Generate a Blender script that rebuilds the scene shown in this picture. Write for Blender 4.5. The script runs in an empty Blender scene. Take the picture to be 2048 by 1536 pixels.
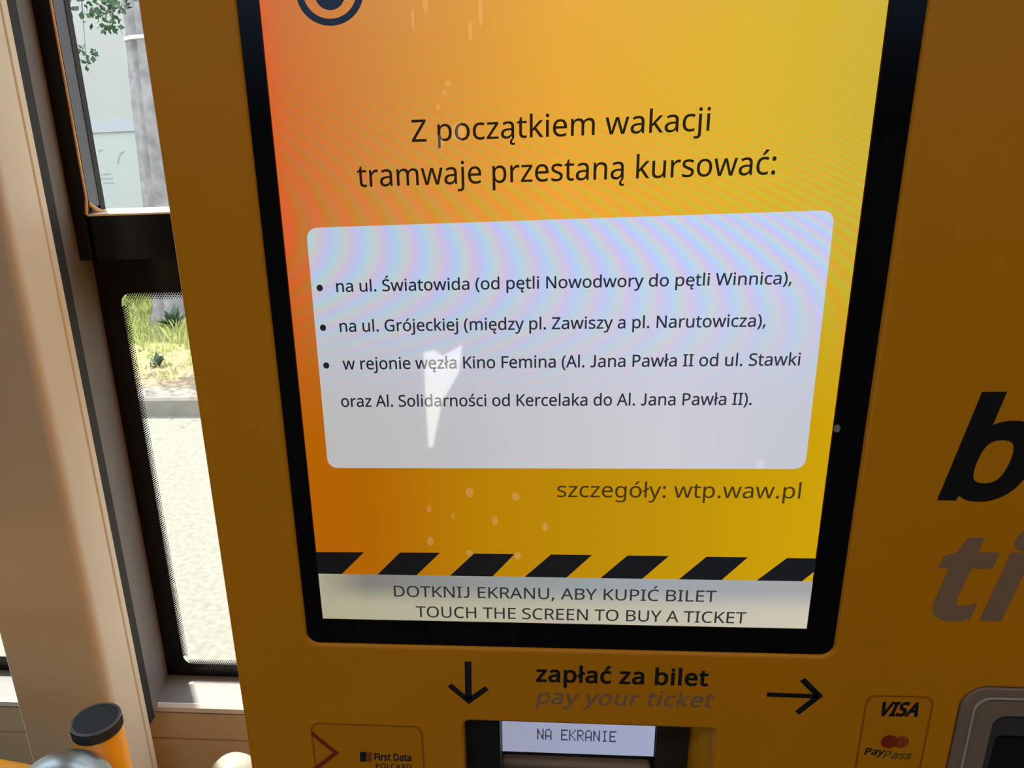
import bpy, bmesh, math, random, bisect
from mathutils import Vector, Matrix
from mathutils.geometry import delaunay_2d_cdt, tessellate_polygon

C = bpy.context.collection
S = bpy.context.scene
PI = math.pi
random.seed(7)

# ------------------------------------------------------------------ camera
FPX, CX, CY = 1500.0, 898.6, 805.76
CAM = (0.1154, -0.3657, 1.5021)
YAW, PITCH, ROLL = -0.1003, -0.3171, -0.0382
_cy, _sy, _cp, _sp = math.cos(YAW), math.sin(YAW), math.cos(PITCH), math.sin(PITCH)
FWD = Vector((_sy*_cp, _cy*_cp, _sp))
_r0 = Vector((_cy, -_sy, 0)); _u0 = _r0.cross(FWD)
RGT = math.cos(ROLL)*_r0 + math.sin(ROLL)*_u0
UPV = -math.sin(ROLL)*_r0 + math.cos(ROLL)*_u0
cam = bpy.data.cameras.new('camera')
cam.sensor_width = 36; cam.lens = FPX/2048*36
cam.shift_x = (1024-CX)/2048; cam.shift_y = (CY-768)/2048
cam.clip_start = 0.02
camo = bpy.data.objects.new('camera', cam); C.objects.link(camo)
camo.matrix_world = Matrix(((RGT.x, UPV.x, -FWD.x, CAM[0]), (RGT.y, UPV.y, -FWD.y, CAM[1]), (RGT.z, UPV.z, -FWD.z, CAM[2]), (0, 0, 0, 1)))
S.camera = camo

# ------------------------------------------------------------------ light
S.view_settings.view_transform = 'Standard'; S.view_settings.look = 'None'
S.view_settings.exposure = 0.0; S.view_settings.gamma = 1.0; S.view_settings.use_curve_mapping = False
w = bpy.data.worlds.new('sky'); S.world = w; w.use_nodes = True
bg = w.node_tree.nodes['Background']
bg.inputs[0].default_value = (0.80, 0.90, 1.0, 1); bg.inputs[1].default_value = 4.0
def lamp(name, kind, loc, rot, energy, **k):
    l = bpy.data.lights.new(name, kind); l.energy = energy
    for a, b in k.items(): setattr(l, a, b)
    o = bpy.data.objects.new(name, l); C.objects.link(o); o.location = loc; o.rotation_euler = rot
    return o
sund = Vector((0.545, -0.88, -1.55)).normalized()
sun = lamp('sun', 'SUN', (-3, 6, 9), sund.to_track_quat('-Z', 'Y').to_euler(), 12.5, angle=0.009, color=(1, 0.94, 0.82))
# daylight portals in the two window rows (they only guide the sky light)
for nm, loc, rot, sx, sz in (('portal', (0.35, 0.375, 1.5), (-PI/2, 0, 0), 1.3, 1.2), ('portal', (-0.95, 0.375, 1.5), (-PI/2, 0, 0), 0.9, 1.2), ('portal', (0, -1.99, 1.84), (PI/2, 0, 0), 5.0, 0.72)):
    p = lamp(nm, 'AREA', loc, rot, 1, shape='RECTANGLE', size=sx, size_y=sz); p.data.cycles.is_portal = True
# added fill light under the ceiling, tops up the machine front
lamp('ceiling_fill', 'AREA', (0.2, -0.95, 2.26), (0, 0, 0), 9.6, shape='RECTANGLE', size=4.0, size_y=0.18, color=(1, 0.90, 0.78))

# ------------------------------------------------------------------ helpers
def ray(a, b): return FWD + RGT*((a-CX)/FPX) - UPV*((b-CY)/FPX)
def pix(a, b, Y=0.0):
    d = ray(a, b); t = (Y-CAM[1])/d.y
    return (CAM[0]+t*d.x, CAM[2]+t*d.z)
def lin(c): return tuple((v/255/12.92 if v/255 <= .04045 else ((v/255+.055)/1.055)**2.4) for v in c)
def obj(name, me, m, parent=None):
    o = bpy.data.objects.new(name, me); C.objects.link(o)
    if m:
        me.materials.clear()
        for k in (m if isinstance(m, (list, tuple)) else [m]): me.materials.append(k)
    if parent:
        o.parent = parent
        p = parent; off = Vector((0, 0, 0))
        while p: off += p.location; p = p.parent
        o.location = -off
    return o
def mesh(vs, fs, smooth=False):
    me = bpy.data.meshes.new('m'); me.from_pydata([tuple(v) for v in vs], [], fs)
    bm = bmesh.new(); bm.from_mesh(me); bmesh.ops.recalc_face_normals(bm, faces=bm.faces); bm.to_mesh(me); bm.free()
    if smooth: me.polygons.foreach_set('use_smooth', [True]*len(me.polygons))
    return me
def join(*parts):
    V, Fs = [], []
    for vs, fs in parts:
        n = len(V); V += vs; Fs += [tuple(i+n for i in f) for f in fs]
    return V, Fs
def prism(poly, y0, y1):                     # polygon in x,z pushed along y
    n = len(poly)
    vs = [(x, y0, z) for x, z in poly]+[(x, y1, z) for x, z in poly]
    return vs, [tuple(range(n)), tuple(range(2*n-1, n-1, -1))]+[(i, (i+1) % n, n+(i+1) % n, n+i) for i in range(n)]
def vprism(poly, z0, z1):                    # polygon in x,y pushed along z
    n = len(poly)
    vs = [(x, y, z0) for x, y in poly]+[(x, y, z1) for x, y in poly]
    return vs, [tuple(range(n)), tuple(range(2*n-1, n-1, -1))]+[(i, (i+1) % n, n+(i+1) % n, n+i) for i in range(n)]
def xprism(poly, x0, x1):                    # polygon in y,z pushed along x
    n = len(poly)
    vs = [(x0, y, z) for y, z in poly]+[(x1, y, z) for y, z in poly]
    return vs, [tuple(range(n)), tuple(range(2*n-1, n-1, -1))]+[(i, (i+1) % n, n+(i+1) % n, n+i) for i in range(n)]
def box(x0, x1, y0, y1, z0, z1): return vprism([(x0, y0), (x1, y0), (x1, y1), (x0, y1)], z0, z1)
def flat(poly, y): return [(x, y, z) for x, z in poly], [tuple(range(len(poly)))]
def rrect(x0, z0, x1, z1, r, n=8):
    out = []
    for cx, cz, a in ((x1-r, z1-r, 0), (x0+r, z1-r, 90), (x0+r, z0+r, 180), (x1-r, z0+r, 270)):
        for k in range(n+1):
            t = math.radians(a+90*k/n); out.append((cx+r*math.cos(t), cz+r*math.sin(t)))
    return out
def ell(cx, cz, rx, rz, n=28): return [(cx+rx*math.cos(2*PI*k/n), cz+rz*math.sin(2*PI*k/n)) for k in range(n)]
def ring(o_, i_, y0, y1):                    # frame between two loops of equal length
    n = len(o_)
    vs = [(x, y0, z) for x, z in o_]+[(x, y0, z) for x, z in i_]+[(x, y1, z) for x, z in o_]+[(x, y1, z) for x, z in i_]
    fs = []
    for k in range(n):
        j = (k+1) % n
        fs += [(k, j, n+j, n+k), (2*n+j, 2*n+k, 3*n+k, 3*n+j), (j, k, 2*n+k, 2*n+j), (n+k, n+j, 3*n+j, 3*n+k)]
    return vs, fs
def bevel(o, wd, seg=3, ang=40):
    b = o.modifiers.new('bevel', 'BEVEL'); b.width = wd; b.segments = seg; b.limit_method = 'ANGLE'; b.angle_limit = math.radians(ang)
    o.data.polygons.foreach_set('use_smooth', [True]*len(o.data.polygons))
    wn = o.modifiers.new('wn', 'WEIGHTED_NORMAL'); wn.keep_sharp = True
    return o
def lathe(prof, cx, cy, n=40, caps=True):               # (radius, z) profile turned about a vertical axis
    vs = []; fs = []; m = len(prof)
    for k in range(n):
        a = 2*PI*k/n
        for r, z in prof: vs.append((cx+r*math.cos(a), cy+r*math.sin(a), z))
    for k in range(n):
        j = (k+1) % n
        for i in range(m-1): fs.append((k*m+i, j*m+i, j*m+i+1, k*m+i+1))
    if caps: fs.append(tuple(k*m for k in range(n))); fs.append(tuple(k*m+m-1 for k in range(n-1, -1, -1)))
    return vs, fs
def tube(pts, rad, n=12):
    vs = []; fs = []; pts = [Vector(p) for p in pts]
    rad = rad if isinstance(rad, list) else [rad]*len(pts)
    for i, p in enumerate(pts):
        d = (pts[min(i+1, len(pts)-1)]-pts[max(i-1, 0)]).normalized()
        a = d.cross(Vector((0.3, 0.9, 0.1)) if abs(d.y) < .9 else Vector((1, 0, 0))).normalized(); b = d.cross(a)
        for k in range(n):
            t = 2*PI*k/n; q = p+rad[i]*(math.cos(t)*a+math.sin(t)*b); vs.append(tuple(q))
    for i in range(len(pts)-1):
        for k in range(n):
            j = (k+1) % n; fs.append((i*n+k, i*n+j, (i+1)*n+j, (i+1)*n+k))
    fs.append(tuple(range(n))); fs.append(tuple(range(len(vs)-1, len(vs)-n-1, -1)))
    return vs, fs
def curve_plate(loops, yf, th, bev):         # plate with holes; rounded edges; front face at yf
    cu = bpy.data.curves.new('c', 'CURVE'); cu.dimensions = '2D'; cu.fill_mode = 'BOTH'
    for L in loops:
        sp = cu.splines.new('POLY'); sp.points.add(len(L)-1); sp.use_cyclic_u = True
        for p, (x, z) in zip(sp.points, L): p.co = (x, z, 0, 1)
    cu.extrude = th/2-bev; cu.bevel_depth = bev; cu.bevel_resolution = 3; cu.offset = -bev
    return from_curve(cu, lambda v: (v.x, yf+th/2-v.z, v.y))
def from_curve(cu, f):
    t = bpy.data.objects.new('t', cu); C.objects.link(t)
    dg = bpy.context.evaluated_depsgraph_get(); dg.update()
    me = bpy.data.meshes.new_from_object(t.evaluated_get(dg))
    bpy.data.objects.remove(t); bpy.data.curves.remove(cu)
    for v in me.vertices: v.co = f(v.co)
    return me
def text(name, s, A, B, hpx, m, parent, Y=0.0, bold=0, shear=0, ref=609, space=0):
    # lettering in the plane y=Y: ink runs from A to B along its baseline, hpx = height of glyph height 'ref'
    pen = 0; loops = []
    for ch in s:
        adv, spl = GLYPHS[ch]
        for L in spl:
            n = len(L)//6; pts = []
            for k in range(n):
                p0 = L[6*k+2:6*k+4]; h0 = L[6*k+4:6*k+6]; j = (k+1) % n; h1 = L[6*j:6*j+2]; p1 = L[6*j+2:6*j+4]
                d = Vector((p1[0]-p0[0], p1[1]-p0[1])); straight = True
                for h in (h0, h1):
                    e = Vector((h[0]-p0[0], h[1]-p0[1]))
                    if d.length > 0 and abs(d.x*e.y-d.y*e.x)/d.length > 1.2: straight = False
                for q in range(1 if straight else 5):
                    t = q/5; u = 1-t
                    P = Vector([u**3*p0[i]+3*u*u*t*h0[i]+3*u*t*t*h1[i]+t**3*p1[i] for i in (0, 1)])
                    P.x += pen
                    if not pts or (P-pts[-1]).length > .8: pts.append(P)
            if len(pts) > 2 and (pts[0]-pts[-1]).length < .8: pts.pop()
            loops.append(pts)
        pen += adv+space
    # filled outlines: every outer loop with the counters that lie in it
    def area(P): return sum(P[i].x*P[(i+1) % len(P)].y-P[(i+1) % len(P)].x*P[i].y for i in range(len(P)))/2
    def inside(q, P):
        c = False
        for i in range(len(P)):
            u, v = P[i-1], P[i]
            if (u.y > q.y) != (v.y > q.y) and q.x < (v.x-u.x)*(q.y-u.y)/(v.y-u.y)+u.x: c = not c
        return c
    sgn = max((area(P) for P in loops), key=abs) > 0
    vs, fs = [], []
    for P in (P for P in loops if (area(P) > 0) == sgn):
        grp = [P]+[H for H in loops if (area(H) > 0) != sgn and inside(H[0], P)]
        tri = tessellate_polygon([[Vector((q.x, q.y, 0)) for q in L] for L in grp]); n = len(vs)
        vs += [(q.x, q.y, 0) for L in grp for q in L]; fs += [tuple(i+n for i in t) for t in tri]
    if bold:                                   # heavier weight: a band of constant width along every outline
        for pts in loops:
            n = len(pts)
            for k in range(n):
                p, q, r = pts[k], pts[(k+1) % n], pts[(k+2) % n]; d = (q-p).normalized(); e = (r-q).normalized()
                n1 = Vector((-d.y, d.x)); n2 = Vector((-e.y, e.x)); b0 = len(vs)
                for w_ in ((p+n1*bold, p-n1*bold, q-n1*bold, q+n1*bold),): vs += [(*v, 0) for v in w_]
                fs.append((b0, b0+1, b0+2, b0+3))
                for sd in (1, -1):             # mitred corner on the outer side
                    if (d.x*e.y-d.y*e.x)*sd < -1e-4:
                        m_ = (n1+n2); m_ = m_.normalized()/max(.45, m_.normalized().dot(n1)) if m_.length > .1 else n1
                        b0 = len(vs); vs += [(*v, 0) for v in (q, q+n1*bold*sd, q+m_*bold*sd, q+n2*bold*sd)]; fs.append((b0, b0+1, b0+2, b0+3))
    if bold > 10:                              # merge the pieces into one clean outline
        T3 = []; ed = set()
        for f in fs:
            ed |= {(f[i-1], f[i]) for i in range(len(f))}
            for i in range(1, len(f)-1):
                t = [vs[f[0]], vs[f[i]], vs[f[i+1]]]
                ar = (t[1][0]-t[0][0])*(t[2][1]-t[0][1])-(t[2][0]-t[0][0])*(t[1][1]-t[0][1])
                if abs(ar) > 1e-2: T3.append((min(q[0] for q in t), max(q[0] for q in t), t if ar > 0 else t[::-1]))
        T3.sort(key=lambda q: q[0]); wide = max(q[1]-q[0] for q in T3); keys = [q[0] for q in T3]
        r_ = delaunay_2d_cdt([Vector(v[:2]) for v in vs], list(ed), [], 0, .01)
        vs = [(v.x, v.y, 0) for v in r_[0]]; fs = []
        for f in r_[2]:
            cx_ = sum(vs[i][0] for i in f)/len(f); cy_ = sum(vs[i][1] for i in f)/len(f)
            for k in range(bisect.bisect_left(keys, cx_-wide), bisect.bisect_right(keys, cx_)):
                lo, hi, t = T3[k]
                if hi >= cx_ and all((t[(i+1) % 3][0]-t[i][0])*(cy_-t[i][1])-(t[(i+1) % 3][1]-t[i][1])*(cx_-t[i][0]) >= -1e-6 for i in range(3)):
                    fs.append(tuple(f)); break
    x0 = min(v[0] for v in vs); x1 = max(v[0] for v in vs)
    a = Vector(pix(*A, Y)); top = Vector(pix(A[0], A[1]-hpx, Y)); hs = (top.y-a.y)/ref
    if B[1] is None: b = Vector((a.x+hs*(x1-x0), a.y))
    else: b = Vector(pix(*B, Y))
    e = (b-a)/(x1-x0)
    me = bpy.data.meshes.new('m')
    me.from_pydata([(a.x+e.x*(v[0]-x0)+hs*v[1]*shear, Y, a.y+e.y*(v[0]-x0)+hs*v[1]) for v in vs], [], fs)
    return obj(name, me, m, parent)
def poly(name, pts, m, parent, Y): return obj(name, mesh(*flat([pix(*p, Y) for p in pts], Y)), m, parent)
def stroke(pts, wd):                          # a polyline as a band of constant width, square ends (x,z)
    out = []
    P = [Vector(p) for p in pts]; Lf = []; Rt = []
    for i, p in enumerate(P):
        if i == 0: d = (P[1]-P[0]).normalized(); nrm = Vector((-d.y, d.x)); k = 1
        elif i == len(P)-1: d = (P[i]-P[i-1]).normalized(); nrm = Vector((-d.y, d.x)); k = 1
        else:
            d1 = (P[i]-P[i-1]).normalized(); d2 = (P[i+1]-P[i]).normalized()
            n1 = Vector((-d1.y, d1.x)); nrm = (n1+Vector((-d2.y, d2.x))).normalized(); k = 1/max(.35, nrm.dot(n1))
        Lf.append(p+nrm*wd/2*k); Rt.append(p-nrm*wd/2*k)
    n = len(P); vs = Lf+Rt
    return [tuple(v) for v in vs], [(i, i+1, n+i+1, n+i) for i in range(n-1)]
def empty(name, loc):
    o = bpy.data.objects.new(name, None); C.objects.link(o); o.location = loc; o.empty_display_size = .05; return o
def tag(o, label, cat, group=None, kind=None):
    o['label'] = label; o['category'] = cat
    if group: o['group'] = group
    if kind: o['kind'] = kind
    return o
def struct(o, label=None):
    o['kind'] = 'structure'
    if label: o['label'] = label
    return o

# ------------------------------------------------------------------ materials
def mat(name, rgb, rough=.5, metal=0, ior=1.45, var=0.0, scale=30, bump=0.0, emit=0, raw=None, coat=0):
    m = bpy.data.materials.new(name); m.use_nodes = True; nt = m.node_tree; b = nt.nodes['Principled BSDF']
    c = raw or lin(rgb)
    b.inputs['Base Color'].default_value = (*c, 1); b.inputs['Roughness'].default_value = rough
    b.inputs['Metallic'].default_value = metal; b.inputs['IOR'].default_value = ior
    if coat: b.inputs['Coat Weight'].default_value = coat; b.inputs['Coat Roughness'].default_value = .08
    if var or bump:
        tc = nt.nodes.new('ShaderNodeTexCoord'); n = nt.nodes.new('ShaderNodeTexNoise'); n.inputs['Scale'].default_value = scale; n.inputs['Detail'].default_value = 5
        nt.links.new(tc.outputs['Object'], n.inputs['Vector'])
        if var:
            r = nt.nodes.new('ShaderNodeValToRGB'); r.color_ramp.elements[0].position = .3; r.color_ramp.elements[1].position = .7
            r.color_ramp.elements[0].color = (*[v*(1-var) for v in c], 1); r.color_ramp.elements[1].color = (*[min(1, v*(1+var)) for v in c], 1)
            nt.links.new(n.outputs['Fac'], r.inputs['Fac']); nt.links.new(r.outputs['Color'], b.inputs['Base Color'])
        if bump:
            bp = nt.nodes.new('ShaderNodeBump'); bp.inputs['Strength'].default_value = bump; bp.inputs['Distance'].default_value = .002
            nt.links.new(n.outputs['Fac'], bp.inputs['Height']); nt.links.new(bp.outputs['Normal'], b.inputs['Normal'])
    return m

M = {}
M['yellow'] = mat('yellow_paint', None, raw=(0.86, 0.325, 0.002), rough=.38, var=.03, scale=14, bump=.02)
M['black_print'] = mat('black_print', (30, 28, 30), rough=.45)
M['grey_print'] = mat('grey_print', None, raw=(0.36, 0.22, 0.13), rough=.45)
M['outline'] = mat('sticker_outline', None, raw=(0.5, 0.16, 0.002), rough=.4)
M['sticker'] = mat('sticker_film', None, raw=(0.81, 0.315, 0.004), rough=.25)
M['red_print'] = mat('red_print', None, raw=(0.36, 0.035, 0.01), rough=.4)
M['orange_print'] = mat('orange_print', None, raw=(0.42, 0.09, 0.015), rough=.4)
M['green_print'] = mat('green_print', None, raw=(0.2, 0.14, 0.01), rough=.4)
M['bezel'] = mat('black_glass', None, raw=(0.006, 0.006, 0.008), rough=.14, ior=1.42)
M['plastic'] = mat('black_plastic', (26, 26, 24), rough=.5, var=.1)
M['olive'] = mat('dark_olive_plastic', (52, 50, 42), rough=.45, var=.08)
M['taupe'] = mat('taupe_plastic', (140, 122, 100), rough=.4, var=.05)
M['reader'] = mat('reader_metal', (150, 132, 116), rough=.35, var=.05)
M['edge_shine'] = mat('pale_highlight', None, raw=(0.62, 0.56, 0.5), rough=.35)
M['yellow_matte'] = mat('yellow_matte', None, raw=(0.80, 0.36, 0.002), rough=.9, ior=1.2)
M['reader_dark'] = mat('reader_dark', (74, 72, 72), rough=.4)
M['cream'] = mat('cream_laminate', None, raw=(0.60, 0.545, 0.425), rough=.45, var=.04, scale=6)
M['cream2'] = mat('cream_edge', None, raw=(0.68, 0.56, 0.4), rough=.45)
M['beige'] = mat('beige_panel', None, raw=(0.62, 0.52, 0.35), rough=.5, var=.05, scale=8)
M['rubber'] = mat('rubber', (22, 22, 22), rough=.7, var=.1)
M['jamb'] = mat('jamb_plastic', None, raw=(0.125, 0.115, 0.11), rough=.45, var=.05)
M['frit'] = mat('black_frit', (9, 11, 15), rough=.25)
M['sash'] = mat('sash_black', (11, 13, 18), rough=.3)
M['sash_reveal'] = mat('sash_reveal', None, raw=(0.075, 0.085, 0.115), rough=.5)
M['lit_seal_edge'] = mat('sunlit_seal_edge', None, raw=(0.55, 0.33, 0.14), rough=.6, var=.15)
M['ledge'] = mat('sunlit_ledge', None, raw=(0.8, 0.74, 0.58), rough=.5)
M['sill'] = mat('sill_plastic', None, raw=(0.17, 0.163, 0.155), rough=.45, var=.06, scale=60)
M['lip'] = mat('sill_lip', None, raw=(0.75, 0.75, 0.75), rough=.25)
M['floor'] = mat('tram_floor', None, raw=(0.06, 0.062, 0.07), rough=.6, var=.2, scale=200)
M['ceil'] = mat('tram_ceiling', None, raw=(0.7, 0.66, 0.58), rough=.6, var=.02)
M['dark_in'] = mat('dark_interior', None, raw=(0.10, 0.08, 0.065), rough=.6, var=.1)
M['pole'] = mat('pole_yellow', None, raw=(0.85, 0.40, 0.004), rough=.28, var=.02)
M['cap'] = mat('cap_black', None, raw=(0.040, 0.055, 0.066), rough=.9, ior=1.01)
M['rim'] = mat('cap_glint', (120, 118, 120), rough=.25)
M['steel'] = mat('steel', (150, 158, 162), rough=.32, metal=.85, var=.05)
M['white'] = mat('white_plastic', (160, 156, 146), rough=.3)
M['road'] = mat('road', None, raw=(0.166, 0.157, 0.134), rough=.95, var=.17, scale=30, bump=.3)
M['kerb'] = mat('kerb_stone', None, raw=(0.18, 0.162, 0.135), rough=.95, var=.1, scale=9)
M['bark'] = mat('bark', None, raw=(0.215, 0.20, 0.20), rough=.95, var=.3, scale=7, bump=1.0)
M['band'] = mat('white_band', (190, 190, 188), rough=.6)
M['leaf'] = mat('leaf', None, raw=(0.055, 0.09, 0.05), rough=.9, ior=1.1, var=.4, scale=4)
M['weed'] = mat('weed_leaf', None, raw=(0.055, 0.085, 0.05), rough=.7, var=.3, scale=20)
M['facade'] = mat('facade', None, raw=(0.32, 0.315, 0.29), rough=.9, var=.03, scale=.8)
M['plinth'] = mat('plinth', None, raw=(0.35, 0.355, 0.335), rough=.9, var=.03, scale=.8)
M['ledge_band'] = mat('pale_blue_band', None, raw=(0.32, 0.325, 0.35), rough=.9)
M['mark'] = mat('faint_marks', None, raw=(0.24, 0.255, 0.245), rough=.9)

def ground_mat():
    m = bpy.data.materials.new('dry_verge'); m.use_nodes = True; nt = m.node_tree; b = nt.nodes['Principled BSDF']
    b.inputs['Roughness'].default_value = .95
    tc = nt.nodes.new('ShaderNodeTexCoord'); sep = nt.nodes.new('ShaderNodeSeparateXYZ'); nt.links.new(tc.outputs['Object'], sep.inputs[0])
    n = nt.nodes.new('ShaderNodeTexNoise'); n.inputs['Scale'].default_value = 5; n.inputs['Detail'].default_value = 6; nt.links.new(tc.outputs['Object'], n.inputs['Vector'])
    a = nt.nodes.new('ShaderNodeMath'); a.operation = 'MULTIPLY_ADD'; nt.links.new(n.outputs['Fac'], a.inputs[0]); a.inputs[1].default_value = 1.6; nt.links.new(sep.outputs['Y'], a.inputs[2])
    r = nt.nodes.new('ShaderNodeValToRGB'); mr = nt.nodes.new('ShaderNodeMapRange'); mr.inputs['From Min'].default_value = 6.2; mr.inputs['From Max'].default_value = 8.2
    nt.links.new(a.outputs[0], mr.inputs['Value']); nt.links.new(mr.outputs[0], r.inputs['Fac'])
    e = r.color_ramp.elements; e[0].color = (0.20, 0.145, 0.095, 1); e[1].color = (0.17, 0.165, 0.06, 1)
    nt.links.new(r.outputs['Color'], b.inputs['Base Color'])
    return m
M['verge'] = ground_mat()
def grass_mat():
    m = mat('grass_blades', None, raw=(0.40, 0.41, 0.12), rough=.8, var=.35, scale=3)
    return m
M['grass'] = grass_mat()
def glass_mat(tint):
    m = bpy.data.materials.new('window_glass'); m.use_nodes = True; nt = m.node_tree; nt.nodes.remove(nt.nodes['Principled BSDF'])
    out = nt.nodes['Material Output']; t = nt.nodes.new('ShaderNodeBsdfTransparent'); t.inputs[0].default_value = tint
    g = nt.nodes.new('ShaderNodeBsdfGlossy'); g.inputs['Roughness'].default_value = .02; lw = nt.nodes.new('ShaderNodeLayerWeight'); lw.inputs['Blend'].default_value = .5; pw = nt.nodes.new('ShaderNodeMath'); pw.operation = 'POWER'; pw.inputs[1].default_value = 4; nt.links.new(lw.outputs['Facing'], pw.inputs[0]); fr = nt.nodes.new('ShaderNodeMath'); fr.operation = 'MULTIPLY_ADD'; fr.inputs[1].default_value = .6; fr.inputs[2].default_value = .02; nt.links.new(pw.outputs[0], fr.inputs[0])
    mx = nt.nodes.new('ShaderNodeMixShader'); nt.links.new(fr.outputs[0], mx.inputs[0]); nt.links.new(t.outputs[0], mx.inputs[1]); nt.links.new(g.outputs[0], mx.inputs[2])
    nt.links.new(mx.outputs[0], out.inputs['Surface']); return m
M['glass'] = glass_mat((0.96, 0.97, 0.96, 1))
M['glass_tinted'] = glass_mat((0.30, 0.36, 0.44, 1))
def fade_glass(m):                              # added fade to black at the lower edge, softens the panes' reflection in the screen
    nt = m.node_tree; t = next(n for n in nt.nodes if n.type == 'BSDF_TRANSPARENT'); c = tuple(t.inputs[0].default_value)
    tc = nt.nodes.new('ShaderNodeTexCoord'); sp = nt.nodes.new('ShaderNodeSeparateXYZ'); mr = nt.nodes.new('ShaderNodeMapRange'); mr.interpolation_type = 'SMOOTHSTEP'
    mr.inputs['From Min'].default_value = 1.50; mr.inputs['From Max'].default_value = 2.1; r = nt.nodes.new('ShaderNodeValToRGB'); r.color_ramp.elements[0].color = (0, 0, 0, 1); r.color_ramp.elements[1].color = c
    nt.links.new(tc.outputs['Object'], sp.inputs[0]); nt.links.new(sp.outputs['Z'], mr.inputs['Value']); nt.links.new(mr.outputs[0], r.inputs['Fac']); nt.links.new(r.outputs['Color'], t.inputs[0])
fade_glass(M['glass_tinted'])

# display colours run left to right, with reflected sky put into the upper yellow and panel; the pixel grid gives a fine coloured beat pattern
def screen_mat(name, ramp, amp, top=None, z=(1.25, 1.58), beat=True):
    m = bpy.data.materials.new(name); m.use_nodes = True; nt = m.node_tree; b = nt.nodes['Principled BSDF']; L = nt.links.new
    b.inputs['Base Color'].default_value = (0.004, 0.004, 0.004, 1); b.inputs['Roughness'].default_value = .03; b.inputs['IOR'].default_value = 1.42
    tc = nt.nodes.new('ShaderNodeTexCoord'); sp = nt.nodes.new('ShaderNodeSeparateXYZ'); L(tc.outputs['Object'], sp.inputs[0])
    def mth(op, a, bb, c=None):
        n = nt.nodes.new('ShaderNodeMath'); n.operation = op
        for i, v in enumerate((a, bb, c)):
            if v is None: continue
            if isinstance(v, (int, float)): n.inputs[i].default_value = v
            else: L(v, n.inputs[i])
        return n.outputs[0]
    def rampn(src, lo, hi, stops):
        mr = nt.nodes.new('ShaderNodeMapRange'); mr.inputs['From Min'].default_value = lo; mr.inputs['From Max'].default_value = hi; L(src, mr.inputs['Value'])
        r = nt.nodes.new('ShaderNodeValToRGB'); els = r.color_ramp.elements
        while len(els) < len(stops): els.new(.5)
        for e, (p, c) in zip(els, stops): e.position = p; e.color = (*lin(c), 1)
        L(mr.outputs[0], r.inputs['Fac']); return r.outputs['Color']
    col = rampn(sp.outputs['X'], 0, .27, ramp)
    if top:
        c2 = rampn(sp.outputs['X'], 0, .27, top)
        mr = nt.nodes.new('ShaderNodeMapRange'); mr.interpolation_type = 'SMOOTHSTEP'; mr.inputs['From Min'].default_value = z[0]; mr.inputs['From Max'].default_value = z[1]; L(sp.outputs['Z'], mr.inputs['Value'])
        mx = nt.nodes.new('ShaderNodeMix'); mx.data_type = 'RGBA'; L(mr.outputs[0], mx.inputs['Factor']); L(col, mx.inputs[6]); L(c2, mx.inputs[7]); col = mx.outputs[2]
    if beat:
        dz = mth('SUBTRACT', sp.outputs['Z'], mth('MULTIPLY_ADD', sp.outputs['X'], -.23, 1.474))
        up = mth('MULTIPLY', mth('POWER', mth('MAXIMUM', dz, 0.0), 2.0), mth('MULTIPLY_ADD', mth('MAXIMUM', dz, 0.0), 120.0, 17.0))
        dn = mth('MULTIPLY', mth('POWER', mth('MAXIMUM', mth('MULTIPLY', dz, -1.0), 0.0), 2.0), 20.0)
        ph = mth('DIVIDE', mth('ADD', sp.outputs['X'], mth('ADD', up, dn)), .0148)
        # strongest about a third of the way down, gone at the bottom
        env = nt.nodes.new('ShaderNodeMapRange'); env.inputs['From Min'].default_value = 1.375; env.inputs['From Max'].default_value = 1.45; L(sp.outputs['Z'], env.inputs['Value'])
        env2 = nt.nodes.new('ShaderNodeMapRange'); env2.inputs['From Min'].default_value = 1.545; env2.inputs['From Max'].default_value = 1.475; env2.inputs['To Min'].default_value = .5; L(sp.outputs['Z'], env2.inputs['Value'])
        ev = mth('MULTIPLY', env.outputs[0], env2.outputs[0])
        cb = nt.nodes.new('ShaderNodeCombineXYZ')
        for i, (off, am) in enumerate(amp):
            wv = mth('SINE', mth('MULTIPLY', mth('ADD', ph, off), 2*PI), None)
            L(mth('MULTIPLY_ADD', mth('MULTIPLY', wv, ev), am, 1.0), cb.inputs[i])
        v = nt.nodes.new('ShaderNodeVectorMath'); v.operation = 'MULTIPLY'; L(col, v.inputs[0]); L(cb.outputs[0], v.inputs[1]); col = v.outputs[0]
    L(col, b.inputs['Emission Color']); b.inputs['Emission Strength'].default_value = 1.0
    return m
M['scr'] = screen_mat('display_yellow',
    [(0, (182, 97, 4)), (.12, (176, 100, 2)), (.35, (184, 128, 4)), (.65, (190, 142, 8)), (1, (205, 162, 8))],
    [(0.0, .10), (.5, .10), (.25, .25)],
    top=[(0, (216, 100, 46)), (.03, (204, 112, 54)), (.2, (208, 138, 62)), (.5, (232, 168, 56)), (.8, (220, 180, 50)), (1, (206, 178, 56))], z=(1.36, 1.48))
M['scr_panel'] = screen_mat('display_panel', [(0, (186, 184, 182)), (.3, (190, 190, 194)), (.7, (206, 204, 212)), (1, (194, 198, 208))],
    [(0.0, .14), (.36, .085), (.66, .13)], top=[(0, (188, 198, 214)), (.3, (192, 200, 226)), (.7, (198, 208, 238)), (1, (196, 206, 236))], z=(1.36, 1.46))
M['scr_bar'] = screen_mat('display_bar', [(0, (176, 170, 142)), (.5, (186, 182, 160)), (1, (204, 198, 180))], None,
    top=[(0, (172, 166, 140)), (.1, (128, 124, 118)), (.4, (146, 152, 152)), (.7, (156, 164, 170)), (1, (164, 164, 168))], z=(1.258, 1.275), beat=False)
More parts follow.
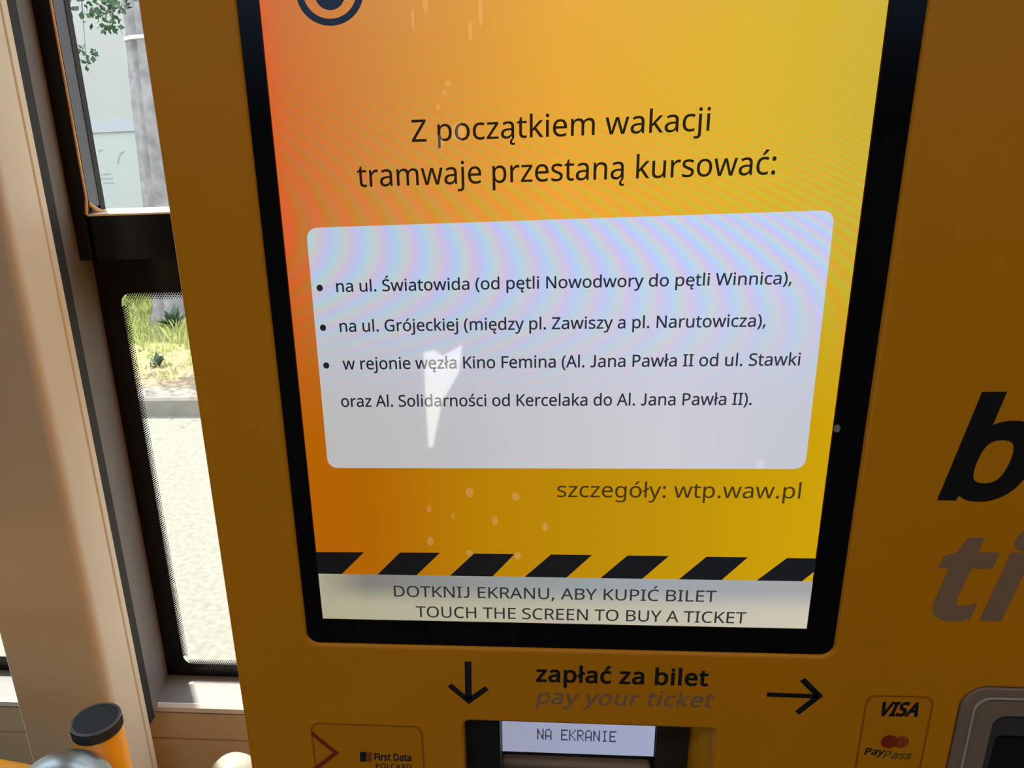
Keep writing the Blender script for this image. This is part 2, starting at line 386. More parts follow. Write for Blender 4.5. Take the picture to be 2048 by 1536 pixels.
M['scr_ink'] = screen_mat('display_ink', [(0, (36, 26, 12)), (1, (40, 34, 10))], None, beat=False)
M['scr_ink_soft'] = screen_mat('display_ink_soft', [(0, (66, 46, 10)), (1, (72, 56, 10))], None, beat=False)
M['scr_ink_cool'] = screen_mat('display_ink_cool', [(0, (30, 32, 40)), (1, (52, 56, 70))], None, beat=False)
M['scr_ink_bar'] = screen_mat('display_ink_bar', [(0, (48, 46, 50)), (1, (54, 52, 54))], None, beat=False)
M['scr_black'] = screen_mat('display_black', [(0, (20, 19, 19)), (1, (24, 26, 30))], None, beat=False)
M['scr_navy'] = screen_mat('display_navy', [(0, (28, 38, 54)), (1, (28, 38, 54))], None, beat=False)
M['lcd'] = screen_mat('terminal_lcd', [(0, (150, 152, 172)), (.3, (152, 156, 178)), (.75, (158, 166, 196)), (1, (160, 168, 200))], None, beat=False)
M['lcd_ink'] = screen_mat('terminal_lcd_ink', [(0, (66, 68, 86)), (1, (66, 70, 90))], None, beat=False)
def smudge_mat():
    m = bpy.data.materials.new('smudge'); m.use_nodes = True; nt = m.node_tree; nt.nodes.remove(nt.nodes['Principled BSDF'])
    t = nt.nodes.new('ShaderNodeBsdfTransparent'); d = nt.nodes.new('ShaderNodeBsdfDiffuse'); d.inputs[0].default_value = (.32, .29, .25, 1); a = nt.nodes.new('ShaderNodeAddShader')
    nt.links.new(t.outputs[0], a.inputs[0]); nt.links.new(d.outputs[0], a.inputs[1]); nt.links.new(a.outputs[0], nt.nodes['Material Output'].inputs['Surface'])
    return m
M['smudge'] = smudge_mat()
# letter outlines: advance width and closed bezier loops (left handle, point, right handle), 1000 units to the em
GLYPHS = {
 '(': (241, [[32,177,32,220,32,264,36,306,45,348,53,390,66,430,83,468,101,505,123,540,150,573,172,573,194,573,217,573,179,522,151,467,132,407,113,346,103,284,103,221,103,179,108,138,116,98,125,57,137,18,154,-20,171,-57,191,-93,216,-127,194,-127,172,-127,150,-127,123,-95,101,-61,83,-24,66,13,53,53,45,94,36,135]]),
 ')': (241, [[209,264,209,220,209,177,204,135,196,94,188,53,175,13,158,-24,140,-61,118,-95,91,-127,69,-127,47,-127,25,-127,49,-93,70,-57,87,-20,103,18,116,57,124,98,133,138,137,179,137,221,137,263,133,304,124,346,116,387,103,427,87,465,70,504,49,539,24,573,46,573,68,573,91,573,118,540,140,505,158,468,175,430,188,390,196,348,204,306]]),
 ',': (215, [[152,87,154,84,149,65,143,45,136,23,128,1,120,-20,111,-42,102,-64,94,-84,85,-103,68,-103,50,-103,33,-103,38,-83,43,-61,49,-38,54,-15,58,8,63,31,67,54,70,74,73,93,98,93,123,93,148,93,150,90]]),
 '.': (215, [[58,24,58,43,58,63,63,77,72,85,82,93,93,97,107,97,121,97,132,93,142,85,152,77,157,63,157,43,157,24,152,10,142,2,132,-7,121,-11,107,-11,93,-11,82,-7,72,2,63,10]]),
 ':': (215, [[58,24,58,43,58,63,63,77,72,85,82,93,93,97,107,97,121,97,132,93,142,85,152,77,157,63,157,43,157,24,152,10,142,2,132,-7,121,-11,107,-11,93,-11,82,-7,72,2,63,10],[58,367,58,387,58,407,63,421,72,429,82,437,93,441,107,441,121,441,132,437,142,429,152,421,157,407,157,387,157,367,152,353,142,345,132,336,121,332,107,332,93,332,82,336,72,345,63,353]]),
 'A': (512, [[462,0,437,0,414,59,391,118,368,177,292,177,217,177,141,177,118,118,96,59,73,0,49,0,24,0,0,0,75,192,149,383,224,575,245,575,267,575,289,575,363,383,437,192,512,0,487,0],[304,357,282,415,281,419,278,427,274,438,271,449,267,461,263,473,260,485,257,494,255,500,252,490,250,479,247,468,244,457,241,447,238,438,235,429,232,421,230,415,209,357,187,299,165,241,226,241,286,241,346,241,325,299]]),
 'B': (521, [[187,573,241,573,313,573,367,562,404,541,440,520,459,483,459,431,459,408,455,388,446,371,438,354,426,339,409,328,393,316,373,308,350,304,350,303,350,301,350,300,374,296,395,289,415,279,435,269,450,254,461,236,472,217,478,193,478,163,478,128,470,99,454,74,438,50,415,31,385,19,356,6,320,0,279,0,212,0,145,0,78,0,78,191,78,382,78,573,132,573],[221,329,256,329,305,329,339,337,357,352,375,368,384,392,384,423,384,454,373,477,351,490,329,504,293,511,245,511,213,511,182,511,150,511,150,450,150,389,150,329,185,329],[187,269,150,269,150,199,150,130,150,61,188,61,227,61,265,61,316,61,352,71,371,91,391,110,401,136,401,168,401,189,397,206,388,221,379,236,364,248,344,256,323,265,295,269,260,269,223,269]]),
 'C': (507, [[349,517,323,517,293,517,265,512,241,502,216,491,195,476,178,456,161,436,148,412,139,383,130,354,125,322,125,286,125,239,132,198,147,164,162,129,184,102,213,83,242,65,279,55,322,55,348,55,371,57,394,62,416,66,438,71,460,78,460,57,460,36,460,15,438,7,416,1,393,-2,371,-6,343,-8,312,-8,254,-8,205,4,166,28,127,52,98,86,78,131,59,175,49,227,49,287,49,330,55,370,67,406,79,442,97,473,120,499,143,525,172,545,206,559,240,574,280,581,324,581,353,581,382,578,409,572,436,566,461,558,482,547,472,527,463,506,453,486,435,494,416,501,394,508,372,514]]),
 'D': (585, [[536,353,536,292,536,228,525,174,501,131,477,87,443,55,399,33,354,11,300,0,237,0,184,0,131,0,78,0,78,191,78,382,78,573,137,573,195,573,254,573,312,573,362,562,404,540,446,519,479,488,502,446,525,405],[460,214,460,289,460,340,452,382,435,415,418,447,394,471,361,487,329,503,290,511,244,511,213,511,181,511,150,511,150,361,150,211,150,62,176,62,202,62,228,62,305,62,363,81,402,119,441,157]]),
 'E': (446, [[398,21,398,0,291,0,184,0,78,0,78,191,78,382,78,573,184,573,291,573,398,573,398,551,398,530,398,509,315,509,233,509,150,509,150,450,150,390,150,330,228,330,306,330,383,330,383,310,383,289,383,268,306,268,228,268,150,268,150,200,150,132,150,63,233,63,315,63,398,63,398,42]]),
 'F': (416, [[150,81,150,0,126,0,102,0,78,0,78,191,78,382,78,573,184,573,291,573,398,573,398,551,398,530,398,509,315,509,233,509,150,509,150,442,150,374,150,306,227,306,305,306,383,306,383,285,383,264,383,243,305,243,227,243,150,243,150,162]]),
 'G': (584, [[326,281,326,302,392,302,458,302,524,302,524,209,524,115,524,22,493,11,462,4,431,-1,399,-6,363,-8,323,-8,264,-8,214,4,173,28,133,51,102,85,81,130,59,174,49,226,49,286,49,346,61,398,84,442,108,486,142,520,186,544,230,568,283,581,346,581,378,581,408,578,437,572,465,566,492,558,516,547,507,526,498,505,489,484,469,493,446,501,421,508,395,514,369,517,342,517,296,517,257,508,225,489,192,470,167,444,150,409,133,375,124,334,124,286,124,241,132,201,146,166,161,131,184,103,216,84,247,64,289,55,340,55,365,55,387,56,404,59,422,61,438,64,452,68,452,125,452,182,452,238,410,238,368,238,326,238,326,260]]),
 'H': (594, [[516,191,516,0,492,0,468,0,443,0,443,89,443,178,443,267,346,267,248,267,150,267,150,178,150,89,150,0,126,0,102,0,78,0,78,191,78,382,78,573,102,573,126,573,150,573,150,492,150,411,150,330,248,330,346,330,443,330,443,411,443,492,443,573,468,573,492,573,516,573,516,382]]),
 'I': (272, [[239,14,239,0,170,0,101,0,32,0,32,14,32,28,32,42,55,47,77,52,99,57,99,210,99,362,99,515,77,520,55,526,32,531,32,545,32,559,32,573,101,573,170,573,239,573,239,559,239,545,239,531,217,526,194,520,172,515,172,362,172,210,172,57,194,52,217,47,239,42,239,28]]),
 'J': (360, [[254,573,279,573,279,437,279,301,279,165,276,142,273,118,270,95,262,77,253,60,245,42,232,31,218,19,205,8,187,3,168,-3,150,-8,132,-7,113,-7,95,-6,77,-1,58,5,40,10,40,32,40,53,40,75,57,71,73,66,90,62,107,61,123,59,140,58,152,64,163,69,175,75,182,87,189,98,196,110,199,128,202,147,205,165,205,301,205,437,205,573,230,573]]),
 'K': (496, [[418,108,496,0,468,0,440,0,411,0,344,91,276,182,209,273,189,256,169,239,150,222,150,148,150,74,150,0,126,0,102,0,78,0,78,191,78,382,78,573,102,573,126,573,150,573,150,478,150,384,150,290,166,308,182,327,199,345,215,363,232,381,249,399,300,457,352,515,403,573,431,573,460,573,488,573,412,489,336,406,261,323,339,215]]),
 'L': (420, [[185,0,78,0,78,191,78,382,78,573,102,573,126,573,150,573,150,403,150,234,150,64,233,64,317,64,400,64,400,43,400,21,400,0,293,0]]),
 'N': (609, [[532,191,532,0,504,0,476,0,447,0,345,159,243,317,141,476,140,476,139,476,138,476,139,463,140,449,141,432,142,415,142,397,143,378,144,359,144,340,144,320,144,213,144,107,144,0,122,0,100,0,78,0,78,191,78,382,78,573,106,573,133,573,161,573,263,415,365,257,467,99,468,99,469,99,470,99,469,107,469,120,468,137,467,154,466,173,466,193,465,214,464,232,464,249,464,357,464,465,464,573,487,573,509,573,532,573,532,382]]),
 'O': (626, [[577,346,577,287,577,243,572,202,561,166,549,130,533,99,510,73,488,47,461,27,428,13,395,-1,357,-8,314,-8,269,-8,230,-1,196,13,163,27,136,47,114,73,92,99,76,130,65,167,54,203,49,244,49,288,49,347,59,398,78,442,97,486,126,520,166,545,205,569,254,581,314,581,372,581,420,569,459,545,498,521,527,486,547,442,567,398],[125,335,125,287,125,239,132,198,145,163,159,128,179,101,207,83,235,64,271,55,314,55,357,55,392,64,420,83,447,101,468,128,481,163,495,198,501,239,501,287,501,359,486,416,456,457,426,498,379,518,314,518,271,518,235,509,207,490,179,472,159,445,145,411,132,377]]),
 'P': (485, [[179,573,229,573,304,573,359,558,393,528,427,499,444,458,444,404,444,381,440,358,433,336,425,315,412,295,395,278,377,261,353,248,324,238,295,228,258,223,216,223,194,223,172,223,150,223,150,149,150,74,150,0,126,0,102,0,78,0,78,191,78,382,78,573,128,573],[274,511,223,511,199,511,174,511,150,511,150,435,150,360,150,285,169,285,188,285,208,285,244,285,274,289,298,296,322,304,340,316,352,334,364,351,370,373,370,401,370,438,358,465,334,484,311,502]]),
 'R': (499, [[183,573,236,573,283,573,323,567,353,555,384,543,407,524,422,500,437,476,444,446,444,410,444,379,439,354,427,334,416,313,402,297,385,285,367,273,349,264,330,257,382,171,434,86,487,0,459,0,431,0,403,0,356,79,310,158,264,237,226,237,188,237,150,237,150,158,150,79,150,0,126,0,102,0,78,0,78,191,78,382,78,573,130,573],[263,510,232,510,204,510,177,510,150,510,150,439,150,368,150,298,179,298,207,298,236,298,282,298,316,307,338,325,359,344,370,371,370,407,370,432,365,452,355,467,345,482,330,493,310,500,289,507]]),
 'S': (440, [[403,183,403,153,403,119,394,90,378,66,361,42,337,24,307,11,276,-2,240,-8,198,-8,177,-8,156,-7,137,-5,117,-3,99,0,83,4,67,8,53,13,41,19,41,42,41,65,41,88,60,80,84,72,113,65,141,58,171,55,201,55,230,55,253,58,273,66,292,73,306,84,316,98,326,112,330,128,330,147,330,165,326,181,318,194,310,207,297,219,277,230,258,241,230,252,196,265,171,274,150,283,131,294,113,304,97,316,85,330,73,343,63,358,57,375,51,392,48,412,48,435,48,465,56,491,71,513,87,534,108,551,136,563,163,575,195,581,231,581,262,581,291,578,318,572,344,566,368,558,389,549,381,528,374,507,366,487,347,495,325,503,302,508,279,514,254,517,229,517,205,517,185,514,169,507,153,500,141,490,133,478,125,465,121,450,121,434,121,415,125,399,133,386,141,373,154,361,172,351,191,341,215,330,246,318,280,306,308,293,332,279,355,265,372,248,385,228,397,208]]),
 'T': (446, [[259,170,259,0,235,0,211,0,187,0,187,170,187,339,187,509,127,509,68,509,8,509,8,530,8,551,8,573,151,573,294,573,437,573,437,551,437,530,437,509,378,509,318,509,259,509,259,339]]),
 'U': (586, [[513,326,513,202,513,163,505,127,489,95,473,63,449,38,416,20,383,1,341,-8,290,-8,219,-8,165,11,128,50,91,89,72,140,72,204,72,327,72,450,72,573,96,573,120,573,144,573,144,449,144,325,144,201,144,155,157,119,182,93,206,67,244,55,294,55,329,55,357,61,379,73,401,86,416,103,427,126,437,148,442,173,442,202,442,326,442,449,442,573,466,573,489,573,513,573,513,449]]),
 'V': (481, [[456,573,481,573,413,382,345,191,277,0,253,0,229,0,204,0,136,191,68,382,0,573,25,573,50,573,75,573,118,450,161,328,204,205,210,190,215,175,220,160,224,146,228,132,231,119,235,106,238,93,241,80,243,93,246,106,250,119,253,133,257,147,262,161,266,176,271,191,277,207,319,329,362,451,405,573,430,573]]),
 'W': (746, [[710,573,735,573,685,382,634,191,583,0,559,0,534,0,510,0,473,125,436,250,399,375,395,387,392,398,389,410,386,422,383,433,380,443,377,454,375,463,373,471,371,479,370,485,370,488,369,485,368,479,367,471,366,463,364,454,361,443,358,433,355,421,352,409,350,397,346,385,342,373,306,249,270,124,234,0,210,0,186,0,161,0,111,191,60,382,10,573,35,573,60,573,85,573,115,456,144,339,174,223,177,211,180,198,183,186,186,174,188,163,190,151,193,140,195,129,196,118,198,107,200,97,201,87,203,97,205,108,206,119,208,131,211,142,213,154,216,166,219,179,222,191,225,203,229,215,232,227,265,342,299,457,333,573,358,573,383,573,407,573,442,457,477,341,512,225,516,212,520,200,523,187,526,175,529,163,532,151,534,139,537,128,538,117,540,106,542,96,544,87,545,100,547,114,550,129,553,143,556,159,560,175,563,191,567,207,572,224,601,340,631,456,660,573,685,573]]),
 'Y': (454, [[177,385,227,291,277,385,326,479,376,573,402,573,428,573,454,573,390,456,327,339,263,222,263,148,263,74,263,0,239,0,215,0,191,0,191,73,191,146,191,219,127,337,64,455,0,573,26,573,52,573,79,573,128,479]]),
 'Z': (459, [[427,21,427,0,295,0,163,0,30,0,30,18,30,36,30,55,131,206,231,357,332,508,235,508,137,508,40,508,40,530,40,551,40,573,167,573,293,573,419,573,419,554,419,536,419,518,319,367,218,215,118,64,221,64,324,64,427,64,427,43]]),
 'a': (450, [[203,437,231,437,283,437,322,426,347,403,372,380,385,343,385,293,385,195,385,98,385,0,368,0,351,0,334,0,329,20,325,41,320,61,319,61,318,61,317,61,304,45,292,32,279,22,266,12,251,4,234,-1,217,-6,196,-8,172,-8,147,-8,124,-3,103,6,82,15,66,29,55,48,43,67,37,91,37,119,37,162,54,195,87,219,121,242,173,254,243,257,267,257,292,258,316,259,316,268,316,276,316,285,316,321,308,345,293,359,277,373,255,380,227,380,204,380,183,377,163,370,142,363,123,356,106,347,99,365,91,383,84,400,103,410,125,419,151,426,176,433],[273,209,252,208,198,206,161,197,141,182,120,167,110,146,110,119,110,95,117,77,132,66,147,55,165,49,188,49,225,49,255,59,279,79,303,99,315,130,315,172,315,184,315,197,315,210,294,209]]),
 'b': (493, [[139,511,139,461,139,443,138,426,138,410,137,394,136,382,135,373,136,373,137,373,139,373,151,391,168,406,189,419,211,431,238,437,272,437,325,437,368,418,401,381,433,344,449,289,449,215,449,166,442,125,427,91,412,58,392,33,365,17,338,0,307,-8,272,-8,238,-8,211,-2,189,10,168,23,151,37,139,55,137,55,135,55,133,55,128,36,123,18,119,0,102,0,85,0,68,0,68,203,68,406,68,609,92,609,115,609,139,609,139,560],[299,379,260,379,229,379,205,373,188,361,170,350,157,332,150,308,142,285,139,254,139,217,139,216,139,215,139,214,139,161,147,121,165,93,182,65,214,51,261,51,300,51,329,65,348,93,367,121,376,162,376,216,376,270,367,310,348,338,329,365]]),
 'c': (385, [[265,-8,241,-8,203,-8,169,0,139,15,109,31,86,55,69,87,53,120,44,162,44,213,44,265,53,308,71,342,88,375,112,399,142,415,173,430,207,438,245,438,267,438,288,436,309,431,329,426,346,421,358,415,351,395,344,376,337,356,324,361,309,365,292,370,275,374,259,376,244,376,215,376,191,370,172,358,154,345,140,327,131,303,122,279,117,249,117,213,117,179,122,150,131,126,140,102,153,84,172,71,190,59,213,53,240,53,263,53,284,55,302,60,320,65,336,71,351,78,351,57,351,36,351,15,337,8,321,2,304,-2,286,-6]]),
 'd': (493, [[243,-8,221,-8,167,-8,124,11,92,48,60,85,44,140,44,214,44,288,60,344,93,381,125,419,168,438,221,438,244,438,263,435,280,429,296,424,311,416,323,407,335,397,346,386,354,374,356,374,358,374,359,374,359,381,358,392,356,405,355,419,354,430,354,438,354,495,354,552,354,609,378,609,401,609,425,609,425,406,425,203,425,0,406,0,387,0,368,0,365,19,361,38,358,58,357,58,356,58,354,58,346,45,335,34,323,24,311,15,296,7,279,1,263,-5],[193,51,232,51,277,51,309,63,328,88,346,113,355,150,355,200,355,205,355,209,355,213,355,267,346,308,329,336,311,365,279,379,231,379,193,379,165,364,146,334,127,304,117,263,117,213,117,161,127,121,146,93,165,65]]),
 'e': (452, [[196,438,234,438,271,438,303,430,329,414,356,398,376,375,390,346,404,317,411,283,411,244,411,230,411,215,411,201,313,201,215,201,117,201,118,153,131,116,154,90,178,65,211,52,254,52,281,52,306,55,327,60,348,65,370,72,392,82,392,61,392,41,392,20,370,10,349,3,327,-1,306,-6,280,-8,251,-8,210,-8,174,0,143,17,112,33,88,58,70,91,53,124,44,164,44,212,44,259,52,299,68,333,84,366,106,392,134,411,163,429],[257,380,233,380,200,380,173,369,154,348,134,326,122,296,119,257,192,257,265,257,338,257,338,282,334,303,326,322,319,340,308,354,292,364,277,375]]),
 'g': (493, [[165,438,221,438,249,438,274,433,297,422,320,411,339,395,355,373,357,373,358,373,359,373,362,392,366,411,369,430,388,430,406,430,425,430,425,284,425,138,425,-7,425,-48,418,-82,404,-109,390,-137,369,-158,341,-172,312,-186,276,-192,233,-192,202,-192,173,-190,147,-186,121,-181,98,-174,78,-165,78,-144,78,-122,78,-100,98,-111,122,-119,149,-125,176,-131,206,-134,237,-134,273,-134,302,-123,324,-101,345,-80,355,-50,355,-13,355,-7,355,-2,355,4,355,10,356,20,356,32,357,44,357,52,358,57,357,57,356,57,354,57,339,35,321,19,299,8,277,-3,251,-8,221,-8,166,-8,122,11,91,51,60,90,44,144,44,214,44,283,60,337,91,377,122,418],[259,379,230,379,206,379,186,372,169,359,152,346,139,328,130,303,121,279,117,249,117,213,117,160,127,120,146,92,166,64,194,50,232,50,254,50,272,53,288,58,303,64,316,73,326,85,337,97,344,112,349,131,354,149,356,172,356,197,356,203,356,209,356,214,356,253,352,285,343,309,334,333,320,350,302,362,283,373]]),
 'i': (207, [[115,430,139,430,139,287,139,143,139,0,115,0,92,0,68,0,68,143,68,287,68,430,92,430],[92,591,104,591,115,591,124,587,133,580,141,573,145,562,145,546,145,531,141,520,133,512,124,505,115,501,104,501,92,501,83,505,75,512,67,520,63,531,63,546,63,562,67,573,75,580,83,587]]),
 'j': (207, [[46,-192,18,-192,4,-192,-7,-192,-18,-190,-28,-188,-37,-186,-44,-183,-44,-164,-44,-145,-44,-126,-36,-128,-28,-130,-19,-132,-11,-133,-1,-134,9,-134,26,-134,40,-129,51,-120,63,-111,68,-93,68,-67,68,99,68,264,68,430,92,430,115,430,139,430,139,265,139,101,139,-64,139,-91,134,-114,126,-133,117,-152,104,-167,87,-177,69,-187],[63,531,63,546,63,562,67,573,75,580,83,587,92,591,104,591,115,591,124,587,133,580,141,573,145,562,145,546,145,531,141,520,133,512,124,505,115,501,104,501,92,501,83,505,75,512,67,520]]),
 'k': (428, [[138,397,138,291,138,283,138,271,137,257,136,244,135,231,135,221,136,221,137,221,138,221,141,226,146,232,152,240,159,248,165,256,172,264,179,273,184,279,189,285,235,333,281,381,326,430,354,430,381,430,409,430,351,369,293,307,235,246,297,164,359,82,421,0,393,0,364,0,336,0,286,67,237,134,187,200,171,186,154,172,138,158,138,105,138,53,138,0,115,0,91,0,68,0,68,203,68,406,68,609,91,609,115,609,138,609,138,503]]),
 'l': (207, [[139,203,139,0,115,0,92,0,68,0,68,203,68,406,68,609,92,609,115,609,139,609,139,406]]),
 'm': (750, [[512,438,540,438,588,438,625,425,649,401,673,376,685,335,685,280,685,187,685,93,685,0,662,0,638,0,615,0,615,92,615,184,615,277,615,310,608,336,594,353,580,370,558,379,528,379,486,379,456,366,438,342,420,318,411,283,411,237,411,158,411,79,411,0,388,0,365,0,342,0,342,92,342,184,342,277,342,299,338,318,332,333,326,348,316,360,303,367,290,375,274,379,253,379,225,379,202,372,185,360,169,348,157,331,150,308,142,285,139,257,139,223,139,149,139,74,139,0,115,0,92,0,68,0,68,143,68,287,68,430,87,430,106,430,125,430,129,410,132,391,136,371,137,371,138,371,140,371,149,386,160,399,173,409,186,418,200,426,217,431,233,435,249,438,266,438,299,438,327,432,349,420,371,408,388,390,398,366,399,366,400,366,402,366,416,390,436,408,461,420,486,432]]),
 'n': (496, [[257,438,275,438,326,438,365,425,391,401,418,376,431,335,431,280,431,187,431,93,431,0,407,0,384,0,361,0,361,92,361,183,361,275,361,310,353,336,338,353,322,370,298,379,265,379,217,379,184,365,166,338,148,312,139,273,139,223,139,149,139,74,139,0,115,0,92,0,68,0,68,143,68,287,68,430,87,430,106,430,125,430,129,410,132,391,136,371,137,371,138,371,140,371,149,386,161,399,175,409,189,418,205,426,222,431,239,435]]),
 'o': (485, [[442,263,442,216,442,180,437,148,428,121,418,93,405,70,388,51,370,31,349,17,324,7,300,-3,272,-8,241,-8,213,-8,187,-3,163,7,139,17,118,31,100,51,83,70,69,93,59,121,49,148,44,180,44,216,44,263,52,304,68,336,84,369,107,394,137,412,167,429,203,438,244,438,283,438,317,429,347,412,377,394,400,369,417,336,433,304],[117,267,117,216,117,182,121,153,130,128,139,103,153,84,172,71,190,57,214,51,243,51,272,51,296,57,314,71,333,84,347,103,356,128,364,153,369,182,369,216,369,250,364,279,355,303,346,327,332,346,314,359,296,372,272,379,242,379,198,379,167,364,147,335,127,306]]),
 'p': (493, [[250,438,273,438,326,438,368,419,401,383,433,346,449,290,449,216,449,167,442,126,427,93,412,59,392,34,365,17,339,0,308,-8,272,-8,250,-8,230,-5,213,1,196,7,182,14,170,24,158,33,147,43,139,55,137,55,136,55,134,55,135,45,136,34,137,20,138,6,139,-6,139,-16,139,-75,139,-134,139,-192,115,-192,92,-192,68,-192,68,15,68,222,68,430,87,430,107,430,126,430,129,410,132,391,136,371,137,371,138,371,139,371,147,384,158,395,170,405,182,415,196,423,213,429,230,435],[299,379,260,379,231,379,208,373,190,362,172,351,160,335,152,313,144,291,139,263,139,229,139,225,139,220,139,216,139,180,142,150,150,126,157,101,170,83,188,70,206,57,230,51,261,51,288,51,309,58,326,72,343,87,355,106,364,131,372,156,376,184,376,217,376,266,367,305,348,334,329,364]]),
 'r': (331, [[249,438,269,438,277,438,285,437,295,437,304,436,312,435,319,433,316,411,313,390,310,368,303,370,296,371,287,372,279,373,271,374,264,374,247,374,231,370,217,363,202,356,188,347,176,334,165,321,155,306,149,289,142,271,139,251,139,229,139,153,139,76,139,0,115,0,92,0,68,0,68,143,68,287,68,430,87,430,107,430,126,430,129,404,131,377,134,351,135,351,136,351,137,351,146,367,157,382,170,395,183,408,198,418,214,426,231,434]]),
 's': (384, [[348,142,348,119,348,91,341,68,327,49,313,30,294,16,268,6,242,-3,212,-8,176,-8,146,-8,121,-6,99,-1,77,4,58,11,42,19,42,41,42,62,42,83,59,75,80,67,104,60,128,53,153,49,178,49,214,49,240,55,256,66,272,78,280,93,280,112,280,123,277,133,271,141,265,150,255,158,239,167,224,175,202,185,174,196,146,206,122,217,103,228,83,238,68,251,57,266,46,281,41,300,41,324,41,360,56,388,85,408,115,428,154,438,202,438,228,438,253,435,275,430,298,425,319,418,339,409,331,390,323,372,315,353,297,360,278,367,258,372,238,377,218,380,197,380,168,380,146,375,131,366,116,357,108,344,108,328,108,316,112,306,119,298,126,290,137,282,154,274,170,266,191,256,219,246,246,236,269,226,289,215,308,204,323,191,333,176,343,161]]),
 't': (289, [[192,50,212,50,222,50,233,51,245,53,256,54,265,56,272,59,272,41,272,23,272,5,264,1,254,-2,240,-4,226,-7,213,-8,200,-8,177,-8,157,-4,138,4,119,11,103,25,91,44,80,63,74,90,74,125,74,209,74,292,74,375,53,375,33,375,13,375,13,387,13,398,13,409,33,418,54,428,75,437,84,468,93,498,103,528,117,528,130,528,144,528,144,496,144,463,144,430,186,430,227,430,269,430,269,412,269,393,269,375,227,375,186,375,144,375,144,292,144,210,144,127,144,101,151,81,163,69,176,56]]),
 'u': (496, [[404,430,427,430,427,287,427,143,427,0,408,0,389,0,370,0,366,19,363,38,359,57,358,57,357,57,356,57,347,42,335,30,321,20,306,10,291,3,273,-1,256,-6,238,-8,220,-8,186,-8,157,-3,134,8,110,19,93,36,81,59,69,82,63,112,63,148,63,242,63,336,63,430,87,430,111,430,135,430,135,338,135,245,135,153,135,119,142,93,158,76,173,59,198,51,230,51,262,51,287,57,306,69,324,81,337,98,345,121,353,145,357,173,357,206,357,281,357,355,357,430,380,430]]),
 'w': (630, [[370,162,346,243,342,254,339,265,336,276,333,287,330,298,328,308,325,317,323,327,321,335,319,344,317,351,316,357,315,357,314,357,313,357,312,351,310,344,308,335,306,327,304,317,302,307,300,297,297,286,294,275,291,265,288,253,284,242,258,162,233,81,207,1,180,1,153,1,127,1,87,144,48,287,9,431,33,431,57,431,82,431,102,354,121,278,141,201,145,186,149,170,153,154,157,139,160,124,163,109,166,95,168,83,169,73,170,73,171,73,172,73,174,79,176,87,178,97,180,107,182,117,185,128,187,138,190,149,193,160,196,170,199,180,201,188,227,269,252,350,277,431,303,431,329,431,354,431,379,350,404,269,428,188,432,176,436,163,440,149,444,135,447,122,451,109,454,96,456,84,457,74,458,74,459,74,460,74,461,83,463,94,466,108,469,121,473,136,477,153,481,169,485,185,489,201,509,278,529,354,549,431,573,431,597,431,621,431,582,287,542,144,502,1,474,1,447,1,419,1,395,82]]),
 'y': (409, [[59,286,1,430,26,430,51,430,76,430,107,348,138,267,169,185,175,171,179,157,184,144,189,130,193,117,196,105,200,92,203,80,205,68,206,68,207,68,209,68,212,82,217,99,224,121,231,142,238,164,245,186,275,267,304,349,333,430,358,430,384,430,409,430,347,267,285,104,224,-59,214,-86,202,-109,188,-130,174,-150,158,-165,138,-176,119,-187,95,-192,67,-192,55,-192,43,-192,34,-190,24,-189,16,-188,9,-186,9,-167,9,-149,9,-130,15,-131,22,-132,30,-133,38,-134,47,-135,56,-135,73,-135,87,-132,99,-126,111,-119,121,-111,130,-99,138,-88,146,-74,152,-59,159,-40,167,-21,174,-2,116,142]]),
 'z': (377, [[346,18,346,0,241,0,136,0,31,0,31,16,31,31,31,47,108,156,185,266,262,375,190,375,117,375,45,375,45,393,45,412,45,430,143,430,242,430,340,430,340,412,340,395,340,377,264,269,188,162,112,55,190,55,268,55,346,55,346,36]]),
 'ó': (485, [[442,263,442,216,442,180,437,148,428,121,418,93,405,70,388,51,370,31,349,17,324,7,300,-3,272,-8,241,-8,213,-8,187,-3,163,7,139,17,118,31,100,51,83,70,69,93,59,121,49,148,44,180,44,216,44,263,52,304,68,336,84,369,107,394,137,412,167,429,203,438,244,438,283,438,317,429,347,412,377,394,400,369,417,336,433,304],[117,267,117,216,117,182,121,153,130,128,139,103,153,84,172,71,190,57,214,51,243,51,272,51,296,57,314,71,333,84,347,103,356,128,364,153,369,182,369,216,369,250,364,279,355,303,346,327,332,346,314,359,296,372,272,379,242,379,198,379,167,364,147,335,127,306],[362,609,362,606,357,599,350,590,341,579,332,568,322,557,311,546,300,534,289,523,278,513,267,502,257,493,247,486,231,486,216,486,200,486,200,489,200,492,200,496,209,506,217,518,227,532,236,546,245,560,254,575,263,589,271,603,277,614,305,614,333,614,362,614,362,612]]),
